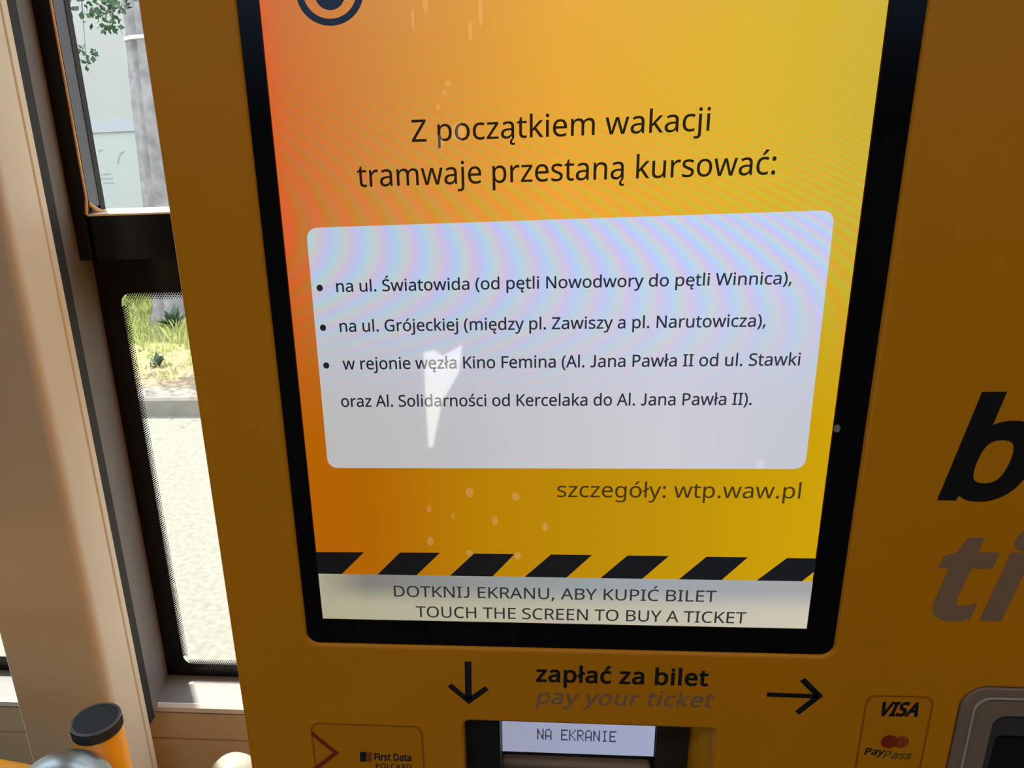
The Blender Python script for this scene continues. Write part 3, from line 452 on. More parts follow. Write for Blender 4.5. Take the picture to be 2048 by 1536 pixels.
 'ą': (450, [[203,437,231,437,283,437,322,426,347,403,372,380,385,343,385,293,385,195,385,98,385,0,368,0,351,0,334,0,329,20,325,41,320,61,319,61,318,61,317,61,304,45,292,32,279,22,266,12,251,4,234,-1,217,-6,196,-8,172,-8,147,-8,124,-3,103,6,82,15,66,29,55,48,43,67,37,91,37,119,37,162,54,195,87,219,121,242,173,254,243,257,267,257,292,258,316,259,316,268,316,276,316,285,316,321,308,345,293,359,277,373,255,380,227,380,204,380,183,377,163,370,142,363,123,356,106,347,99,365,91,383,84,400,103,410,125,419,151,426,176,433],[273,209,252,208,198,206,161,197,141,182,120,167,110,146,110,119,110,95,117,77,132,66,147,55,165,49,188,49,225,49,255,59,279,79,303,99,315,130,315,172,315,184,315,197,315,210,294,209],[330,-76,330,-93,330,-105,334,-114,340,-120,346,-126,355,-129,366,-129,376,-129,383,-128,389,-127,395,-126,401,-125,405,-124,405,-139,405,-154,405,-169,397,-171,390,-173,383,-174,375,-176,366,-176,355,-176,327,-176,306,-170,293,-156,279,-143,273,-125,273,-101,273,-86,277,-71,284,-56,292,-42,302,-29,313,-17,325,-5,336,5,346,12,359,8,372,4,385,0,367,-17,353,-33,344,-47,335,-61]]),
 'Ć': (507, [[349,517,323,517,293,517,265,512,241,502,216,491,195,476,178,456,161,436,148,412,139,383,130,354,125,322,125,286,125,239,132,198,147,164,162,129,184,102,213,83,242,65,279,55,322,55,348,55,371,57,394,62,416,66,438,71,460,78,460,57,460,36,460,15,438,7,416,1,393,-2,371,-6,343,-8,312,-8,254,-8,205,4,166,28,127,52,98,86,78,131,59,175,49,227,49,287,49,330,55,370,67,406,79,442,97,473,120,499,143,525,172,545,206,559,240,574,280,581,324,581,353,581,382,578,409,572,436,566,461,558,482,547,472,527,463,506,453,486,435,494,416,501,394,508,372,514],[423,752,423,749,419,742,412,732,403,722,393,711,383,700,372,688,362,677,351,666,340,656,329,645,318,636,309,629,293,629,278,629,262,629,262,632,262,635,262,638,270,648,279,661,288,674,298,688,307,703,316,717,325,732,333,745,338,757,367,757,395,757,423,757,423,754]]),
 'ć': (385, [[265,-8,241,-8,203,-8,169,0,139,15,109,31,86,55,69,87,53,120,44,162,44,213,44,265,53,308,71,342,88,375,112,399,142,415,173,430,207,438,245,438,267,438,288,436,309,431,329,426,346,421,358,415,351,395,344,376,337,356,324,361,309,365,292,370,275,374,259,376,244,376,215,376,191,370,172,358,154,345,140,327,131,303,122,279,117,249,117,213,117,179,122,150,131,126,140,102,153,84,172,71,190,59,213,53,240,53,263,53,284,55,302,60,320,65,336,71,351,78,351,57,351,36,351,15,337,8,321,2,304,-2,286,-6],[346,609,346,606,342,599,335,590,326,579,316,568,306,557,296,546,285,534,274,523,263,513,252,502,241,493,232,486,216,486,201,486,185,486,185,489,185,492,185,496,193,506,202,518,211,532,221,546,230,560,239,575,248,589,256,603,261,614,290,614,318,614,346,614,346,612]]),
 'ę': (452, [[312,-82,312,-93,312,-105,315,-114,322,-120,328,-126,337,-129,348,-129,357,-129,365,-128,371,-127,377,-126,382,-125,387,-124,387,-139,387,-154,387,-169,379,-171,372,-173,364,-174,357,-176,348,-176,337,-176,308,-176,288,-170,274,-156,261,-143,254,-125,254,-101,254,-86,258,-71,266,-56,274,-42,283,-29,295,-17,306,-5,317,5,328,12,349,15,371,17,392,20,371,3,354,-12,342,-25,331,-38,323,-49,318,-60,314,-71],[196,438,234,438,271,438,303,430,329,414,356,398,376,375,390,346,404,317,411,283,411,244,411,230,411,215,411,201,313,201,215,201,117,201,118,153,131,116,154,90,178,65,211,52,254,52,281,52,306,55,327,60,348,65,370,72,392,82,392,61,392,41,392,20,370,10,349,3,327,-1,306,-6,280,-8,251,-8,210,-8,174,0,143,17,112,33,88,58,70,91,53,124,44,164,44,212,44,259,52,299,68,333,84,366,106,392,134,411,163,429],[257,380,233,380,200,380,173,369,154,348,134,326,122,296,119,257,192,257,265,257,338,257,338,282,334,303,326,322,319,340,308,354,292,364,277,375]]),
 'ł': (207, [[86,0,63,0,63,76,63,152,63,229,49,220,35,211,22,203,12,219,2,234,-7,250,16,265,39,280,63,295,63,400,63,505,63,609,86,609,110,609,133,609,133,520,133,430,133,341,150,353,167,364,184,376,194,360,204,345,214,329,187,311,160,292,133,274,133,183,133,91,133,0,110,0]]),
 'Ś': (440, [[403,183,403,153,403,119,394,90,378,66,361,42,337,24,307,11,276,-2,240,-8,198,-8,177,-8,156,-7,137,-5,117,-3,99,0,83,4,67,8,53,13,41,19,41,42,41,65,41,88,60,80,84,72,113,65,141,58,171,55,201,55,230,55,253,58,273,66,292,73,306,84,316,98,326,112,330,128,330,147,330,165,326,181,318,194,310,207,297,219,277,230,258,241,230,252,196,265,171,274,150,283,131,294,113,304,97,316,85,330,73,343,63,358,57,375,51,392,48,412,48,435,48,465,56,491,71,513,87,534,108,551,136,563,163,575,195,581,231,581,262,581,291,578,318,572,344,566,368,558,389,549,381,528,374,507,366,487,347,495,325,503,302,508,279,514,254,517,229,517,205,517,185,514,169,507,153,500,141,490,133,478,125,465,121,450,121,434,121,415,125,399,133,386,141,373,154,361,172,351,191,341,215,330,246,318,280,306,308,293,332,279,355,265,372,248,385,228,397,208],[347,752,347,749,342,742,335,732,326,722,317,711,307,700,296,688,285,677,274,666,263,656,252,645,242,636,233,629,217,629,202,629,186,629,186,632,186,635,186,638,194,648,203,661,212,674,221,688,231,703,240,717,249,732,256,745,262,757,291,757,319,757,347,757,347,754]]),
 'ś': (384, [[348,142,348,119,348,91,341,68,327,49,313,30,294,16,268,6,242,-3,212,-8,176,-8,146,-8,121,-6,99,-1,77,4,58,11,42,19,42,41,42,62,42,83,59,75,80,67,104,60,128,53,153,49,178,49,214,49,240,55,256,66,272,78,280,93,280,112,280,123,277,133,271,141,265,150,255,158,239,167,224,175,202,185,174,196,146,206,122,217,103,228,83,238,68,251,57,266,46,281,41,300,41,324,41,360,56,388,85,408,115,428,154,438,202,438,228,438,253,435,275,430,298,425,319,418,339,409,331,390,323,372,315,353,297,360,278,367,258,372,238,377,218,380,197,380,168,380,146,375,131,366,116,357,108,344,108,328,108,316,112,306,119,298,126,290,137,282,154,274,170,266,191,256,219,246,246,236,269,226,289,215,308,204,323,191,333,176,343,161],[311,609,311,606,306,599,299,590,290,579,281,568,271,557,260,546,249,534,238,523,227,513,216,502,206,493,196,486,181,486,165,486,150,486,150,489,150,492,150,496,158,506,167,518,176,532,185,546,195,560,204,575,213,589,220,603,226,614,254,614,283,614,311,614,311,612]]),
 '•': (302, [[62,269,62,293,62,317,66,336,73,351,81,366,92,376,105,383,119,389,134,392,151,392,167,392,182,389,196,383,209,376,220,366,228,351,236,336,240,317,240,293,240,269,236,250,228,235,220,221,209,210,196,203,182,197,167,193,151,193,134,193,119,197,105,203,92,210,81,221,73,235,66,250]]),
 ' ': (209, []),
}

# ================================================================== the tram
ZC = 2.28
GY = 0.37                                     # plane of the side windows
struct(obj('floor', mesh(*box(-3.2, 3.2, -2.1, .42, -.06, 0)), M['floor']))
struct(obj('ceiling', mesh(*box(-3.2, 3.2, -2.1, .42, ZC, ZC+.06)), M['ceil']))
struct(obj('wall_left', mesh(*box(-3.26, -3.2, -2.1, .42, 0, ZC)), M['dark_in']))
struct(obj('wall_right', mesh(*box(3.2, 3.26, -2.1, .42, 0, ZC)), M['dark_in']))
LIPY, SZ = .315, .911
# lower wall of the side with the windows: a panel with one shallow groove
struct(obj('wall_front', mesh(*join(xprism([(LIPY+.004, .8625), (LIPY+.004, SZ-.012), (.374, SZ-.012), (.374, .8625)], -3.2, 3.2),
                                   xprism([(LIPY+.007, .8595), (LIPY+.007, .8625), (.374, .8625), (.374, .8595)], -3.2, 3.2),
                                   xprism([(LIPY+.004, 0), (LIPY+.004, .8595), (.374, .8595), (.374, 0)], -3.2, 3.2),
                                   box(-3.2, -1.45, .30, .42, SZ-.012, ZC), box(1.0, 3.2, .30, .42, SZ-.012, ZC),
                                   box(-1.45, 1.0, .30, .42, 2.1, ZC), box(-.405, -.3185, .3625, .389, SZ-.012, 2.1))), M['beige']))
# opposite side: a high row of windows over a plain wall
struct(obj('wall_back', mesh(*join(box(-3.2, 3.2, -2.1, -2.0, 0, 1.5), box(-3.2, -2.5, -2.1, -2.0, 1.5, ZC), box(2.5, 3.2, -2.1, -2.0, 1.5, ZC),
                                  box(-2.5, 2.5, -2.1, -2.0, 2.18, ZC), box(-.95, -.85, -2.1, -2.0, 1.5, 2.18), box(.9, 1.0, -2.1, -2.0, 1.5, 2.18))), M['dark_in']))
# pillar between the two side windows
PE = -.2955
pil = obj('trim_1', mesh(*vprism([(-.4000, .362), (-.4000, .226), (-.394, .22), (PE-.010, .22), (PE-.003, .223), (PE, .230), (PE, .2655), (PE-.0015, .2662), (PE-.0015, .2682), (PE, .269), (PE, .277), (PE-.004, .2785), (-.324, .2785), (-.324, .362)], SZ-.3, ZC)), M['cream'])
struct(pil, 'cream pillar between the two side windows'); bevel(pil, .003, 3, 60)

# ---- window beside the machine
wn = struct(empty('window_1', (.3, GY, SZ)), 'side window behind the yellow machine')
WX0, WX1 = -.3178, .96
obj('seal', mesh(*vprism([(-.312, .2785), (-.2995, .2785), (-.3005, .297), (-.312, .297)], SZ, 2.1)), M['rubber'], wn)
obj('jamb', mesh(*vprism([(-.3125, .297), (-.3015, .297), (WX0, .3695), (WX0-.02, .3695), (WX0-.02, .297)], SZ, 2.1)), M['jamb'], wn)
obj('jamb', mesh(*box(WX1, WX1+.04, .30, .40, SZ, 2.1)), M['jamb'], wn)
# black printed border of the lower pane, its inner edge breaking up into dots
GX0, GX1, GZ0, GZ1, GR = PE+.0005, .93, .9275, 1.381, .012
inner = rrect(GX0, GZ0, GX1, GZ1, GR, 8)
outer = []
for x, z in inner:
    outer.append((WX0 if x < 0 else WX1, z) if GZ0+GR < z < GZ1-GR else (x, z))
def outer_of(x, z):
    cx = min(max(x, GX0+GR), GX1-GR); cz = min(max(z, GZ0+GR), GZ1-GR)
    dx, dz = x-cx, z-cz
    if abs(dx) >= abs(dz): return (WX0 if dx < 0 else WX1, z if abs(dz) < 1e-9 else (SZ-.0005 if dz < 0 else 1.44) if abs(abs(dx)-abs(dz)) < 1e-9 else z)
    return (x, SZ-.0005 if dz < 0 else 1.44)
n8 = 9
out2 = []
for q, (cx_, cz_) in enumerate(((WX1, 1.44), (WX0, 1.44), (WX0, SZ-.0005), (WX1, SZ-.0005))):
    seg = inner[q*n8:(q+1)*n8]
    for k, (x, z) in enumerate(seg):
        t = k/8
        # along the two straight edges that meet in this corner
        if q in (0, 2): out2.append((cx_, z+(cz_-z)*min(1, 2*t)) if t <= .5 else (x+(cx_-x)*min(1, 2*(1-t)), cz_))
        else: out2.append((x+(cx_-x)*min(1, 2*t), cz_) if t <= .5 else (cx_, z+(cz_-z)*min(1, 2*(1-t))))
frit = ring(out2, inner, GY-.0012, GY-.0002)
dv, df = [], []
def dot(x, z, r):
    b0 = len(dv); dv.extend([(x+r*math.cos(a), GY-.0008, z+r*math.sin(a)) for a in (i*PI/4 for i in range(8))]); df.append(tuple(range(b0, b0+8)))
pt = .0026
for row, rr in enumerate((.00122, .00108, .00092, .0007)):
    o = (row+.35)*pt*.72
    for k in range(int((GZ1-GZ0-2*GR)/pt)):
        z = GZ0+GR+(k+.5*(row % 2))*pt
        dot(GX0+o, z, rr)
    for k in range(int(.30/pt)):
        x = GX0+GR*.6+(k+.5*(row % 2))*pt
        dot(x, GZ1-o, rr); dot(x, GZ0+o, rr)
obj('frit_border', mesh(*join(frit, (dv, df))), M['frit'], wn)
obj('lower_pane', mesh(*box(WX0, WX1, GY, GY+.004, SZ, 1.45)), M['glass'], wn)
# opening sash above: stile, rail top coloured pale as if sunlit, seal edge coloured beige for sunlight, pane
sa = obj('sash_frame', mesh(*join(vprism([(-.313, .335), (-.2925, .335), (-.2955, .372), (-.313, .372)], 1.419, 2.1),
                                 xprism([(.335, 1.419), (.335, 1.4605), (.372, 1.4605), (.372, 1.419)], -.2965, WX1))), M['sash'], wn)
obj('upper_pane', mesh(*box(-.296, WX1, GY+.001, GY+.005, 1.4605, 2.1)), M['glass'], wn)
obj('sash_reveal', mesh(*vprism([(-.2926, .3368), (-.2914, .3368), (-.2950, .3695), (-.2960, .3695)], 1.4695, 2.1)), M['sash_reveal'], sa)
obj('glazing_seal', mesh(*vprism([(-.2940, .3590), (-.2932, .3590), (-.2944, .3700), (-.2955, .3700)], 1.4655, 2.1)), M['rubber'], sa)
obj('lit_seal_edge', mesh(*join(tube([(-.2925, .3350, 2.1), (-.2925, .3350, 1.478), (-.2935, .3345, 1.470), (-.2945, .334, 1.462)], [.0012, .0012, .0016, .0014], 8),
                          tube([(-.2935, .337, 1.474), (-.290, .345, 1.4655), (-.284, .352, 1.4625)], [.0012, .0026, .0012], 8))), M['lit_seal_edge'], sa)
obj('ledge', mesh(*xprism([(.3345, 1.4605), (.3345, 1.4622), (.3695, 1.4652), (.3695, 1.4605)], -.2945, WX1)), M['ledge'], sa)
# sills
def sill(parent, x0, x1):
    s = obj('sill', mesh(*xprism([(LIPY+.003, SZ-.012), (LIPY+.003, SZ), (.372, SZ), (.372, SZ-.012)], x0, x1)), M['sill'], parent)
    l = obj('sill_lip', mesh(*xprism([(LIPY-.001, SZ-.007), (LIPY-.001, SZ-.001), (LIPY+.0025, SZ+.0022), (LIPY+.0035, SZ+.0022), (LIPY+.0035, SZ-.007)], x0, x1)), M['lip'], s)
sill(wn, -.3235, .99)
# ---- next window to the left
w2 = struct(empty('window_2', (-.9, GY, SZ)), 'side window left of the cream pillar')
obj('lower_pane', mesh(*box(-1.44, -.40, GY, GY+.004, SZ, 2.1)), M['glass'], w2)
obj('frit_border', mesh(*join(box(-1.44, -.4, GY-.0012, GY-.0002, SZ, .931), box(-.43, -.4, GY-.0012, GY-.0002, .931, 2.1), box(-1.44, -1.41, GY-.0012, GY-.0002, .931, 2.1))), M['frit'], w2)
obj('jamb', mesh(*box(-1.45, -1.42, .31, .40, SZ, 2.1)), M['jamb'], w2)
sill(w2, -1.42, -.401)
# ---- other side: window row and an added glowing pane, seen only as reflections in the screen
w3 = struct(obj('window_3', mesh(*join(box(-2.5, -.95, -2.06, -2.055, 1.5, 2.18), box(-.85, .9, -2.06, -2.055, 1.5, 2.18), box(1.0, 2.5, -2.06, -2.055, 1.5, 2.18))), M['glass_tinted']), 'high window row on the opposite side')
mw = bpy.data.materials.new('glow_pane'); mw.use_nodes = True
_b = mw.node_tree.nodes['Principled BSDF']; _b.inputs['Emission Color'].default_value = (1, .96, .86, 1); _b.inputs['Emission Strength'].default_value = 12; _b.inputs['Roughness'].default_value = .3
struct(obj('added_glow_pane', mesh(*prism([(-.2, .896), (-.166, .904), (-.139, .883), (-.074, .919), (-.087, .827), (-.145, .732), (-.171, .626), (-.184, .566), (-.198, .566), (-.2, .732)], -1.999, -1.99)), mw), 'added glowing shape reflected as the streak in the screen')  # added glow shape for the bright streak, its real source is unknown

# ================================================================== ticket machine
tm = tag(empty('ticket_machine', (.16, .1, 0)), 'yellow ticket machine with a large lit notice screen, beside the window', 'ticket machine')
HX0, HX1, HZ0, HZ1 = -.0558, .62, .78, 1.98
YF = -.0015
BX0, BX1, BZ0 = -.0102, .2852, 1.2338
bez_o = rrect(BX0, BZ0, BX1, 1.70, .007)
rec = rrect(.0800, 1.00, .2262, 1.1818, .004)
crd = rrect(.3562, 1.02, .56, 1.2158, .013)
fp = obj('front_panel', curve_plate([rrect(HX0, HZ0, HX1, HZ1, .02), bez_o, rec, crd], YF, .006, .0022), M['yellow'], tm)
fp.data.polygons.foreach_set('use_smooth', [True]*len(fp.data.polygons))
wnm = fp.modifiers.new('wn', 'WEIGHTED_NORMAL'); wnm.keep_sharp = False
# body behind: open shell of four sides and a back
def rr(x0, z0, x1, z1): return rrect(x0, z0, x1, z1, .018)
sh = ring(rr(HX0+.001, HZ0+.001, HX1-.001, HZ1-.001), rr(HX0+.004, HZ0+.004, HX1-.004, HZ1-.004), .004, .23)
obj('housing', mesh(*join(sh, prism(rr(HX0+.003, HZ0+.003, HX1-.003, HZ1-.003), .226, .23))), M['yellow'], tm)
obj('mounting_post', mesh(*join(lathe([(.03, .012), (.03, HZ0+.004)], .28, .13), lathe([(.09, 0), (.09, .012)], .28, .13))), M['steel'], tm)
# side walls of the two recesses
obj('recess_lining', mesh(*ring(rrect(.0780, .998, .2282, 1.1838, .006), rrect(.0800, 1.00, .2262, 1.1818, .004), .0042, .0700)), M['yellow_matte'], tm)

# --- bezel and screen
SY = .0008
scr_poly = [(0, 1.25), (.27, 1.25), (.27, 1.68), (0, 1.68)]
in_l = rrect(-.0003, 1.2497, .2703, 1.6803, .0004)
bz = obj('bezel', mesh(*ring(rrect(BX0-.003, BZ0-.003, BX1+.003, 1.703, .009), in_l, .0002, .0045)), M['bezel'], tm)
def zp(y): return y
sc = obj('screen', mesh(*flat(scr_poly, SY)), M['scr'], tm)
L1, L2, L3 = SY-.0002, SY-.0004, SY-.0006
# white notice panel with rounded corners
def rquad(c, r):
    c = [Vector(p) for p in c]; out = []
    for i, p in enumerate(c):
        a = (c[i-1]-p).normalized(); b = (c[(i+1) % 4]-p).normalized()
        for k in range(9):
            t = k/8; out.append(tuple(p+a*r*(1-t)**2+b*r*t**2))
    return out
qc = [pix(612, 456, L1), pix(1670, 420, L1), pix(1610, 938, L1), pix(656, 936, L1)]
pn = obj('notice_panel', mesh(*flat(rquad(qc, .0062), L1)), M['scr_panel'], sc)
T = text
T('heading_text', 'Z początkiem wakacji', (824, 284), (1419, 261), 44, M['scr_ink'], sc, L1, bold=3, ref=573)
T('heading_text', 'tramwaje przestaną kursować:', (716, 374), (1550, 348.5), 47, M['scr_ink'], sc, L1, bold=3)
T('notice_text', 'na ul. Światowida (od pętli Nowodwory do pętli Winnica),', (673, 584), (1583, 568), 24.5, M['scr_ink_cool'], sc, L2, bold=9)
T('notice_text', 'na ul. Grójeckiej (między pl. Zawiszy a pl. Narutowicza),', (680, 663.7), (1531, 653), 24.5, M['scr_ink_cool'], sc, L2, bold=9)
T('notice_text', 'w rejonie węzła Kino Femina (Al. Jana Pawła II od ul. Stawki', (686, 739), (1599.5, 730.5), 24.5, M['scr_ink_cool'], sc, L2, bold=9)
T('notice_text', 'oraz Al. Solidarności od Kercelaka do Al. Jana Pawła II).', (683, 813.7), (1503, 809.6), 24, M['scr_ink_cool'], sc, L2, bold=9)
for bx, by in ((639.5, 576), (646, 655.5), (652.5, 731)):
    c = pix(bx, by, L2); obj('bullet_dot', mesh(*flat(ell(*c, .0016, .0017), L2)), M['scr_ink_cool'], sc)
T('details_text', 'szczegóły: wtp.waw.pl', (1114.5, 994), (1600, 997), 31.5, M['scr_ink_soft'], sc, L1, bold=3)
# hazard stripes and prompt bar
for st in ([(630, 1104), (728, 1104.5), (683, 1148.5), (634, 1148)], [(800, 1105), (880, 1105.5), (833, 1150.5), (755, 1149)],
           [(948, 1107), (1029, 1108), (985, 1153), (900, 1151.5)], [(1102, 1109), (1184, 1110), (1132, 1156), (1049, 1154)],
           [(1255, 1111), (1338, 1112), (1284, 1158), (1200, 1157)], [(1413, 1113.5), (1496, 1114.5), (1442, 1161), (1356, 1160)],
           [(1574, 1116), (1633.5, 1117), (1630, 1142), (1602, 1164), (1512, 1162)]):
    poly('hazard_stripe', st, M['scr_black'], sc, L1)
b0 = pix(640, 1147.5, L2)[1]; b1 = pix(1630, 1163, L2)[1]
pb = obj('prompt_bar', mesh(*flat([(0, 1.25), (.27, 1.25), (.27, b1), (0, b0)], L2)), M['scr_bar'], sc)
T('prompt_text', 'DOTKNIJ EKRANU, ABY KUPIĆ BILET', (788.5, 1193), (1432, 1204), 21.5, M['scr_ink_bar'], sc, L3, bold=5, ref=573)
T('prompt_text', 'TOUCH THE SCREEN TO BUY A TICKET', (832.5, 1234), (1491.5, 1247), 21.5, M['scr_ink_bar'], sc, L3, bold=5, ref=573)
# round emblem at the top of the picture
c = pix(659, -17, L1); rx = abs(pix(727, -17, L1)[0]-c[0]); rz = abs(pix(659, 52, L1)[1]-c[1])
obj('emblem', mesh(*join(ring(ell(*c, rx, rz, 48), ell(*c, rx*.79, rz*.79, 48), L1-.00005, L1), prism(ell(c[0], c[1]-rz*.1, rx*.44, rz*.44, 36), L1-.00005, L1))), M['scr_navy'], sc)
# smears and drops dried on the glass
for i, (sx_, sy_, ra, rb) in enumerate([(858, 1018, 5, 10), (939, 985, 9, 13), (990, 1041, 7, 12), (1031, 993, 9, 10), (906, 1032, 3, 8), (1090, 1054, 7, 11), (861, 1083, 8, 13), (939, 1106, 9, 8), (1035, 1112, 8, 11),
          (1521, 928, 9, 12), (895, 167, 6, 5), (889, 185, 5, 5), (876, 214, 5, 5), (880, 284, 7, 14), (916, 264, 13, 17), (826, 40, 3, 20), (851, 8, 5, 14), (961, 20, 4, 28), (940, 62, 4, 18), (1674, 857, 7, 9)]):
    c = pix(sx_, sy_, SY-.001); k = .000235
    obj('smudge', mesh(*flat(ell(c[0], c[1], ra*k, rb*k, 14), SY-.001)), M['smudge'], sc)

# --- printing on the panel
PY = YF-.00015
T('panel_lettering', 'zapłać za bilet', (1072, 1362.5), (1415.5, 1371.6), 32.5, M['black_print'], tm, PY, bold=22, space=22)
o = T('panel_lettering', 'pay your ticket', (1073, 1407), (1422, 1415), 30, M['grey_print'], tm, PY, bold=13, shear=.21, space=26); o['label'] = 'grey slanted lettering'
o = T('panel_lettering', 'bilet', (1878, 991.5), (0, None), 197, M['black_print'], tm, PY, bold=30, shear=.20, space=34); o['label'] = 'large black slanted lettering'
o = T('panel_lettering', 'ticket', (1836, 1231.6), (0, None), 172, M['grey_print'], tm, PY, bold=30, shear=.20, space=34); o['label'] = 'large grey slanted lettering'
def marks(name, paths, m, parent, y, label=None):
    vs, fs = [], []
    for pts, wpx in paths:
        P = [pix(*p, y) for p in pts]
        v, f = stroke(P, wpx*.000262); n = len(vs); vs += [(a, y, b) for a, b in v]; fs += [tuple(i+n for i in q) for q in f]
    o = obj(name, mesh(vs, fs), m, parent)
    return o
marks('arrow_mark', [([(936, 1323), (937, 1400)], 15), ([(899, 1370), (937.5, 1402), (974, 1376)], 13)], M['black_print'], tm, PY)
marks('arrow_mark', [([(1534, 1389), (1636, 1393)], 11), ([(1605, 1359), (1638, 1392), (1594, 1426)], 13)], M['black_print'], tm, PY)
# sticker with payment marks (right)
def sticker(x0, z0, x1, z1, parent, r=.006):
    s = obj('sticker', mesh(*ring(rrect(x0, z0, x1, z1, r), rrect(x0+.0013, z0+.0013, x1-.0013, z1-.0013, r-.001), PY+.00004, PY+.0001)), M['outline'], parent)
    obj('film', mesh(*flat(rrect(x0+.0013, z0+.0013, x1-.0013, z1-.0013, r-.001), PY+.00007)), M['sticker'], s)
    return s
a = pix(1728, 1400); b = pix(1866, 1389)
s1 = sticker(a[0], 1.09, b[0]+.0005, b[1], tm); s1['label'] = 'sticker with card payment marks'
T('sticker_lettering', 'VISA', (1753, 1430.7), (1836, 1432), 26, M['black_print'], s1, PY, bold=38, shear=.22, ref=573, space=20)
c = pix(1776, 1479); d = pix(1800, 1480)
obj('circle_mark', mesh(*flat(ell(*c, .0046, .0046), PY-.0001)), M['red_print'], s1)
obj('circle_mark', mesh(*flat(ell(*d, .0042, .0042), PY)), M['orange_print'], s1)
T('sticker_lettering', 'Pay', (1728, 1509), (1767, 1510), 13, M['black_print'], s1, PY, bold=28, shear=.2, ref=573, space=20)
T('sticker_lettering', 'Pass', (1765, 1516), (1821, 1518), 14, M['green_print'], s1, PY, bold=28, shear=.2, ref=573, space=20)
# sticker on the left
a = pix(623, 1462); b = pix(846, 1450)
s2 = sticker(a[0], 1.05, b[0], b[1]+.0005, tm); s2['label'] = 'sticker with a red chevron'
marks('chevron_mark', [([(623, 1466), (672, 1506), (628, 1540)], 11)], M['red_print'], s2, PY)
poly('square_mark', [(720, 1504), (733, 1504), (733, 1524), (720, 1523)], M['black_print'], s2, PY)
poly('square_mark', [(734, 1504), (744, 1505), (744, 1524), (734, 1524)], M['orange_print'], s2, PY)
T('sticker_lettering', 'First Data', (749, 1520), (823, 1522), 13, M['black_print'], s2, PY, bold=30, ref=573)
T('sticker_lettering', 'POLCARD', (752, 1537), (823, 1539), 10, M['black_print'], s2, PY, bold=12, ref=573, space=30)

# --- payment terminal in the recess
TY = .0533
pt_ = obj('payment_terminal', mesh(*box(.0795, .2268, TY+.004, TY+.02, 1.0, 1.195)), M['plastic'], tm)
def bx_px(name, x0, x1, y0, y1, m, Yf, dep, par, ztop=None, zbot=None):
    p0 = pix(x0, y1, Yf); p1 = pix(x1, y0, Yf)
    o = obj(name, mesh(*box(p0[0], p1[0], Yf, Yf+dep, p0[1] if zbot is None else zbot, p1[1] if ztop is None else ztop)), m, par); bevel(o, .0006, 2); return o
bx_px('side_cover', 929.5, 999, 1440, 1500, M['plastic'], .008, .05, pt_, 1.1835, 1.02)
bx_px('side_cover', 1311, 1383, 1440, 1500, M['olive'], TY, .006, pt_, 1.19, 1.02)
ql = [pix(1000, 1502, TY+.002), pix(1307, 1513, TY+.002)]
dp = obj('terminal_display', mesh(*flat([(ql[0][0], ql[0][1]), (ql[1][0], ql[1][1]), (ql[1][0], 1.19), (ql[0][0], 1.19)], TY+.002)), M['lcd'], pt_)
kb = obj('keypad_cover', mesh(*prism([pix(1002, 1525, TY-.004), pix(1304, 1537, TY-.004), (pix(1304, 1537, TY-.004)[0], 1.02), (pix(1002, 1525, TY-.004)[0], 1.02)], TY-.004, TY+.006)), M['taupe'], pt_); bevel(kb, .003, 4)
# dot characters of the little display
FONT = {'N': ('10001', '11001', '11001', '10101', '10011', '10011', '10001'), 'A': ('01110', '10001', '10001', '10001', '11111', '10001', '10001'), 'E': ('11111', '10000', '10000', '11110', '10000', '10000', '11111'),
        'K': ('10001', '10010', '10100', '11000', '10100', '10010', '10001'), 'R': ('11110', '10001', '10001', '11110', '10100', '10010', '10001'), 'I': ('01110', '00100', '00100', '00100', '00100', '00100', '01110')}
DY = TY+.0018
A_, B_ = Vector(pix(1074, 1479, DY)), Vector(pix(1232, 1484.5, DY)); H_ = pix(1074, 1457, DY)[1]-A_.y
vs, fs = [], []; cell = (B_-A_)/(10*6-1)
for i, ch in enumerate('NA EKRANIE'):
    if ch == ' ': continue
    for rI, row in enumerate(FONT[ch]):
        for cI, v in enumerate(row):
            if v == '1':
                p = A_+cell*(i*6+cI); z = p.y+H_*(6-rI)/7; hh = H_/7; n = len(vs)
                vs += [(p.x-.03*cell.x, DY, z), (p.x+cell.x*1.03, DY, z), (p.x+cell.x*1.03, DY, z+hh), (p.x-.03*cell.x, DY, z+hh)]; fs.append((n, n+1, n+2, n+3))
obj('display_text', mesh(vs, fs), M['lcd_ink'], dp) if False else obj('display_text', mesh(vs, fs), M['lcd_ink'], pt_)

# --- card reader at the right
cr_ = obj('card_reader', mesh(*ring(rrect(.3568, 1.021, .5594, 1.2152, .0125), rrect(.3635, 1.028, .5527, 1.2090, .009), -.001, .012)), M['reader'], tm)
bevel(cr_, .0014, 3)
obj('edge_highlight', mesh(*ring(rrect(.3634, 1.0278, .5528, 1.2091, .009), rrect(.3644, 1.0290, .5516, 1.2081, .0085), -.0012, .002)), M['edge_shine'], cr_)  # pale ring paints the highlight along the reader's inner edge
obj('inner_plate', mesh(*ring(rrect(.3630, 1.027, .5530, 1.2095, .009), rrect(.3765, 1.035, .54, 1.1955, .007), .0012, .012)), M['reader'], cr_)
bevel(obj('inner_frame', mesh(*ring(rrect(.3765, 1.035, .54, 1.1955, .007), rrect(.3835, 1.042, .533, 1.1775, .004), .006, .02)), M['reader_dark'], cr_), .001, 3)
obj('card_slot', mesh(*prism(rrect(.38, 1.04, .536, 1.18, .004), .014, .022)), M['plastic'], cr_)

